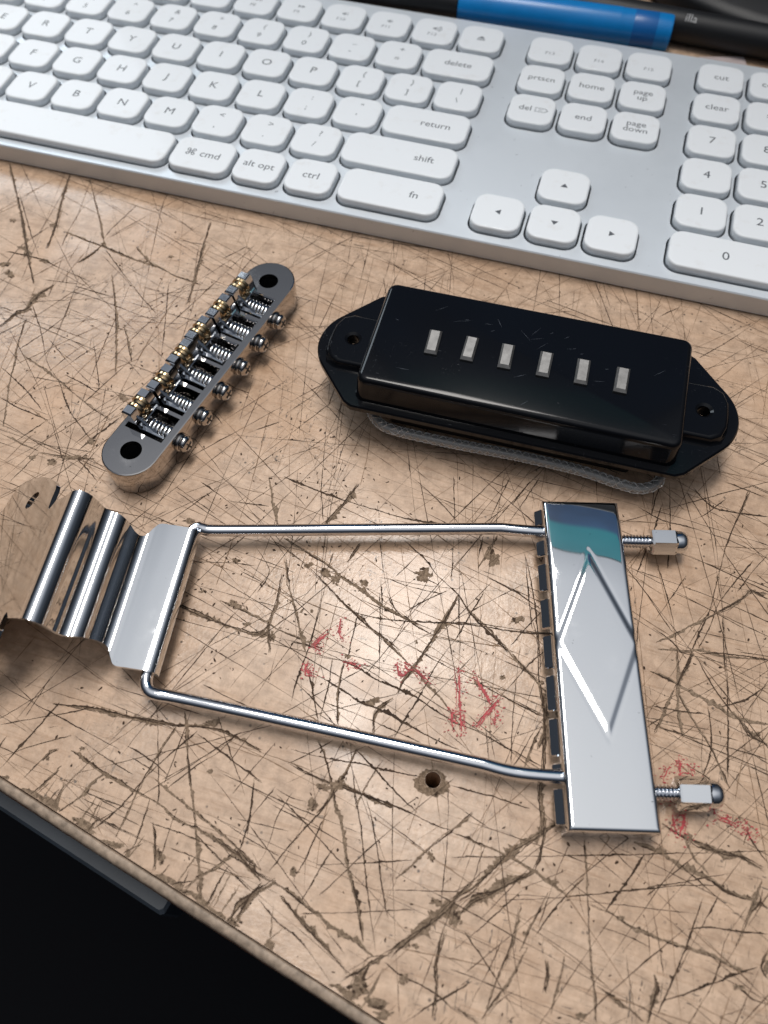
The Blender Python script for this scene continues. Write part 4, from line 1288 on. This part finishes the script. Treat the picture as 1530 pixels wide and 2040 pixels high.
# monitor: round foot, neck and lit screen
M_MON = simple('black_monitor_plastic', (0.006, 0.0065, 0.008), 0.5, vary=0.2, scale=80)
mon = empty('computer_monitor', (108, 352, 0), 'black computer monitor with a rounded foot standing behind the keyboard', 'monitor')
fl_ = [(105 * math.cos(2 * math.pi * k / 48), 105 * math.sin(2 * math.pi * k / 48)) for k in range(48)]
MB().loft([[(x * a, y * a, z) for x, y in fl_] for a, z in ((0.985, 0.3), (1.0, 1.5), (1.0, 7.5), (0.985, 9.5), (0.95, 11.0), (0.7, 14.0), (0.25, 17.0))]).obj('foot', M_MON, mon, True, 50)
MB().box((0, 30, 90), (1, 0, 0), (0, 1, 0), (0, 0, 1), 32, 11, 82, 4).obj('neck', M_MON, mon, True, 40)
MB().box((-93, 13, 372), (1, 0, 0), (0, 0.995, -0.1), (0, 0.1, 0.995), 192, 12, 236, 3).obj('panel', M_MON, mon)
m_, nt, b, N, L = new_mat('lit_teal_screen')
b.inputs['Base Color'].default_value = (0.01, 0.012, 0.015, 1); b.inputs['Roughness'].default_value = 0.3
v = n_map(nt, (3, 3, 3))
teal = n_ramp(nt, n_noise(nt, 1.5, 3, 0.5, v), ((0.3, (0.0, 0.17, 0.22)), (0.7, (0.012, 0.28, 0.33))))
navy = n_ramp(nt, n_noise(nt, 2.5, 3, 0.5, v), ((0.3, (0.004, 0.02, 0.06)), (0.7, (0.02, 0.09, 0.22))))
sz_ = N.new('ShaderNodeSeparateXYZ'); tcs = N.new('ShaderNodeTexCoord'); L.new(tcs.outputs['Object'], sz_.inputs[0])
mr = N.new('ShaderNodeMapRange'); mr.inputs[1].default_value = 0.455; mr.inputs[2].default_value = 0.470; L.new(sz_.outputs[2], mr.inputs[0])
L.new(n_mix(nt, mr.outputs[0], navy, teal), b.inputs['Emission Color'])
b.inputs['Emission Strength'].default_value = 0.75
MB().box((-93, -0.1, 372.0), (1, 0, 0), (0, 0.995, -0.1), (0, 0.1, 0.995), 182, 1.0, 224).obj('screen', m_, mon)
# loose things between the pen and the monitor's foot
M_PAPER = simple('white_paper', (0.62, 0.65, 0.68), 0.7, vary=0.08, scale=120)
pp = MB(); gx = 14; gy = 8; vv_ = []
for j in range(gy + 1):
    for i in range(gx + 1):
        x = -150 + 178 * i / gx - 10 * (j / gy); y = 247 + 95 * j / gy + 0.05 * x; z = 0.8 + 2.2 * (i / gx) ** 3 + 1.0 * math.sin(i * 0.7) * (j / gy)
        vv_.append((x, y, z + 0.3))
pp.add(vv_, [(j * (gx + 1) + i, j * (gx + 1) + i + 1, (j + 1) * (gx + 1) + i + 1, (j + 1) * (gx + 1) + i) for j in range(gy) for i in range(gx)])
po = pp.obj('paper_sheet', M_PAPER, None, True); po['label'] = 'white sheet of paper lying behind the blue marker'; po['category'] = 'paper'
sm = po.modifiers.new('thickness', 'SOLIDIFY'); sm.thickness = 0.0001
ma, mb2 = Vector((36, 247.5, 6.2)), Vector((104, 243.5, 6.2)); md = (mb2 - ma).normalized()
bk = empty('black_marker', (ma.x, ma.y, 0), 'black marker with small white lettering beside the end of the blue pen', 'marker pen')
o1 = ma - Vector((ma.x, ma.y, 0)); ml = (mb2 - ma).length
MB().lathe([(5.0, -60), (6.0, -59), (6.1, ml - 3), (5.7, ml - 0.6), (4.6, ml)], o1, md, 24).obj('barrel', M_PENBLACK, bk, True, 40)
tm = text_meshes([('illa', 3.4)])[('illa', 3.4)]
M_WHITE = simple('white_print', (0.45, 0.45, 0.45), 0.6); 
if len(tm.materials) == 0: tm.materials.append(M_WHITE)
else: tm.materials[0] = M_WHITE
lo_ = bpy.data.objects.new('lettering', tm); col.objects.link(lo_); lo_.parent = bk
lo_.location = Vector((o1 + md * 20 + Vector((0, -3.4, 5.15)))) * S
lo_.rotation_euler = (math.radians(32), 0, math.atan2(md.y, md.x))
M_SCRAP = simple('pinkish_card', (0.50, 0.42, 0.41), 0.7, vary=0.1, scale=200)
sc_ = MB().box((73, 234.5, 0.6), (0.96, 0.28, 0), (-0.28, 0.96, 0), (0, 0, 1), 9, 4.5, 0.35).obj('card_scrap', M_SCRAP); sc_['label'] = 'small pinkish scrap of card behind the keyboard edge'; sc_['category'] = 'card'
M_CABLE = simple('brown_cable', (0.20, 0.085, 0.04), 0.45, vary=0.2, scale=90)
cb = MB().tube(catmull([(64, 252, 3), (80, 249.5, 3), (96, 247, 3), (118, 241, 3), (150, 238, 3)], 2), 1.8, 10).obj('brown_cable', M_CABLE, None, True, 60); cb['label'] = 'thin brown cable running in front of the monitor foot'; cb['category'] = 'cable'
cb2 = MB().tube(catmull([(98, 244, 3), (92, 236, 2.5), (88, 228, 2.5), (86, 226, 2.5)], 2), 1.9, 10)
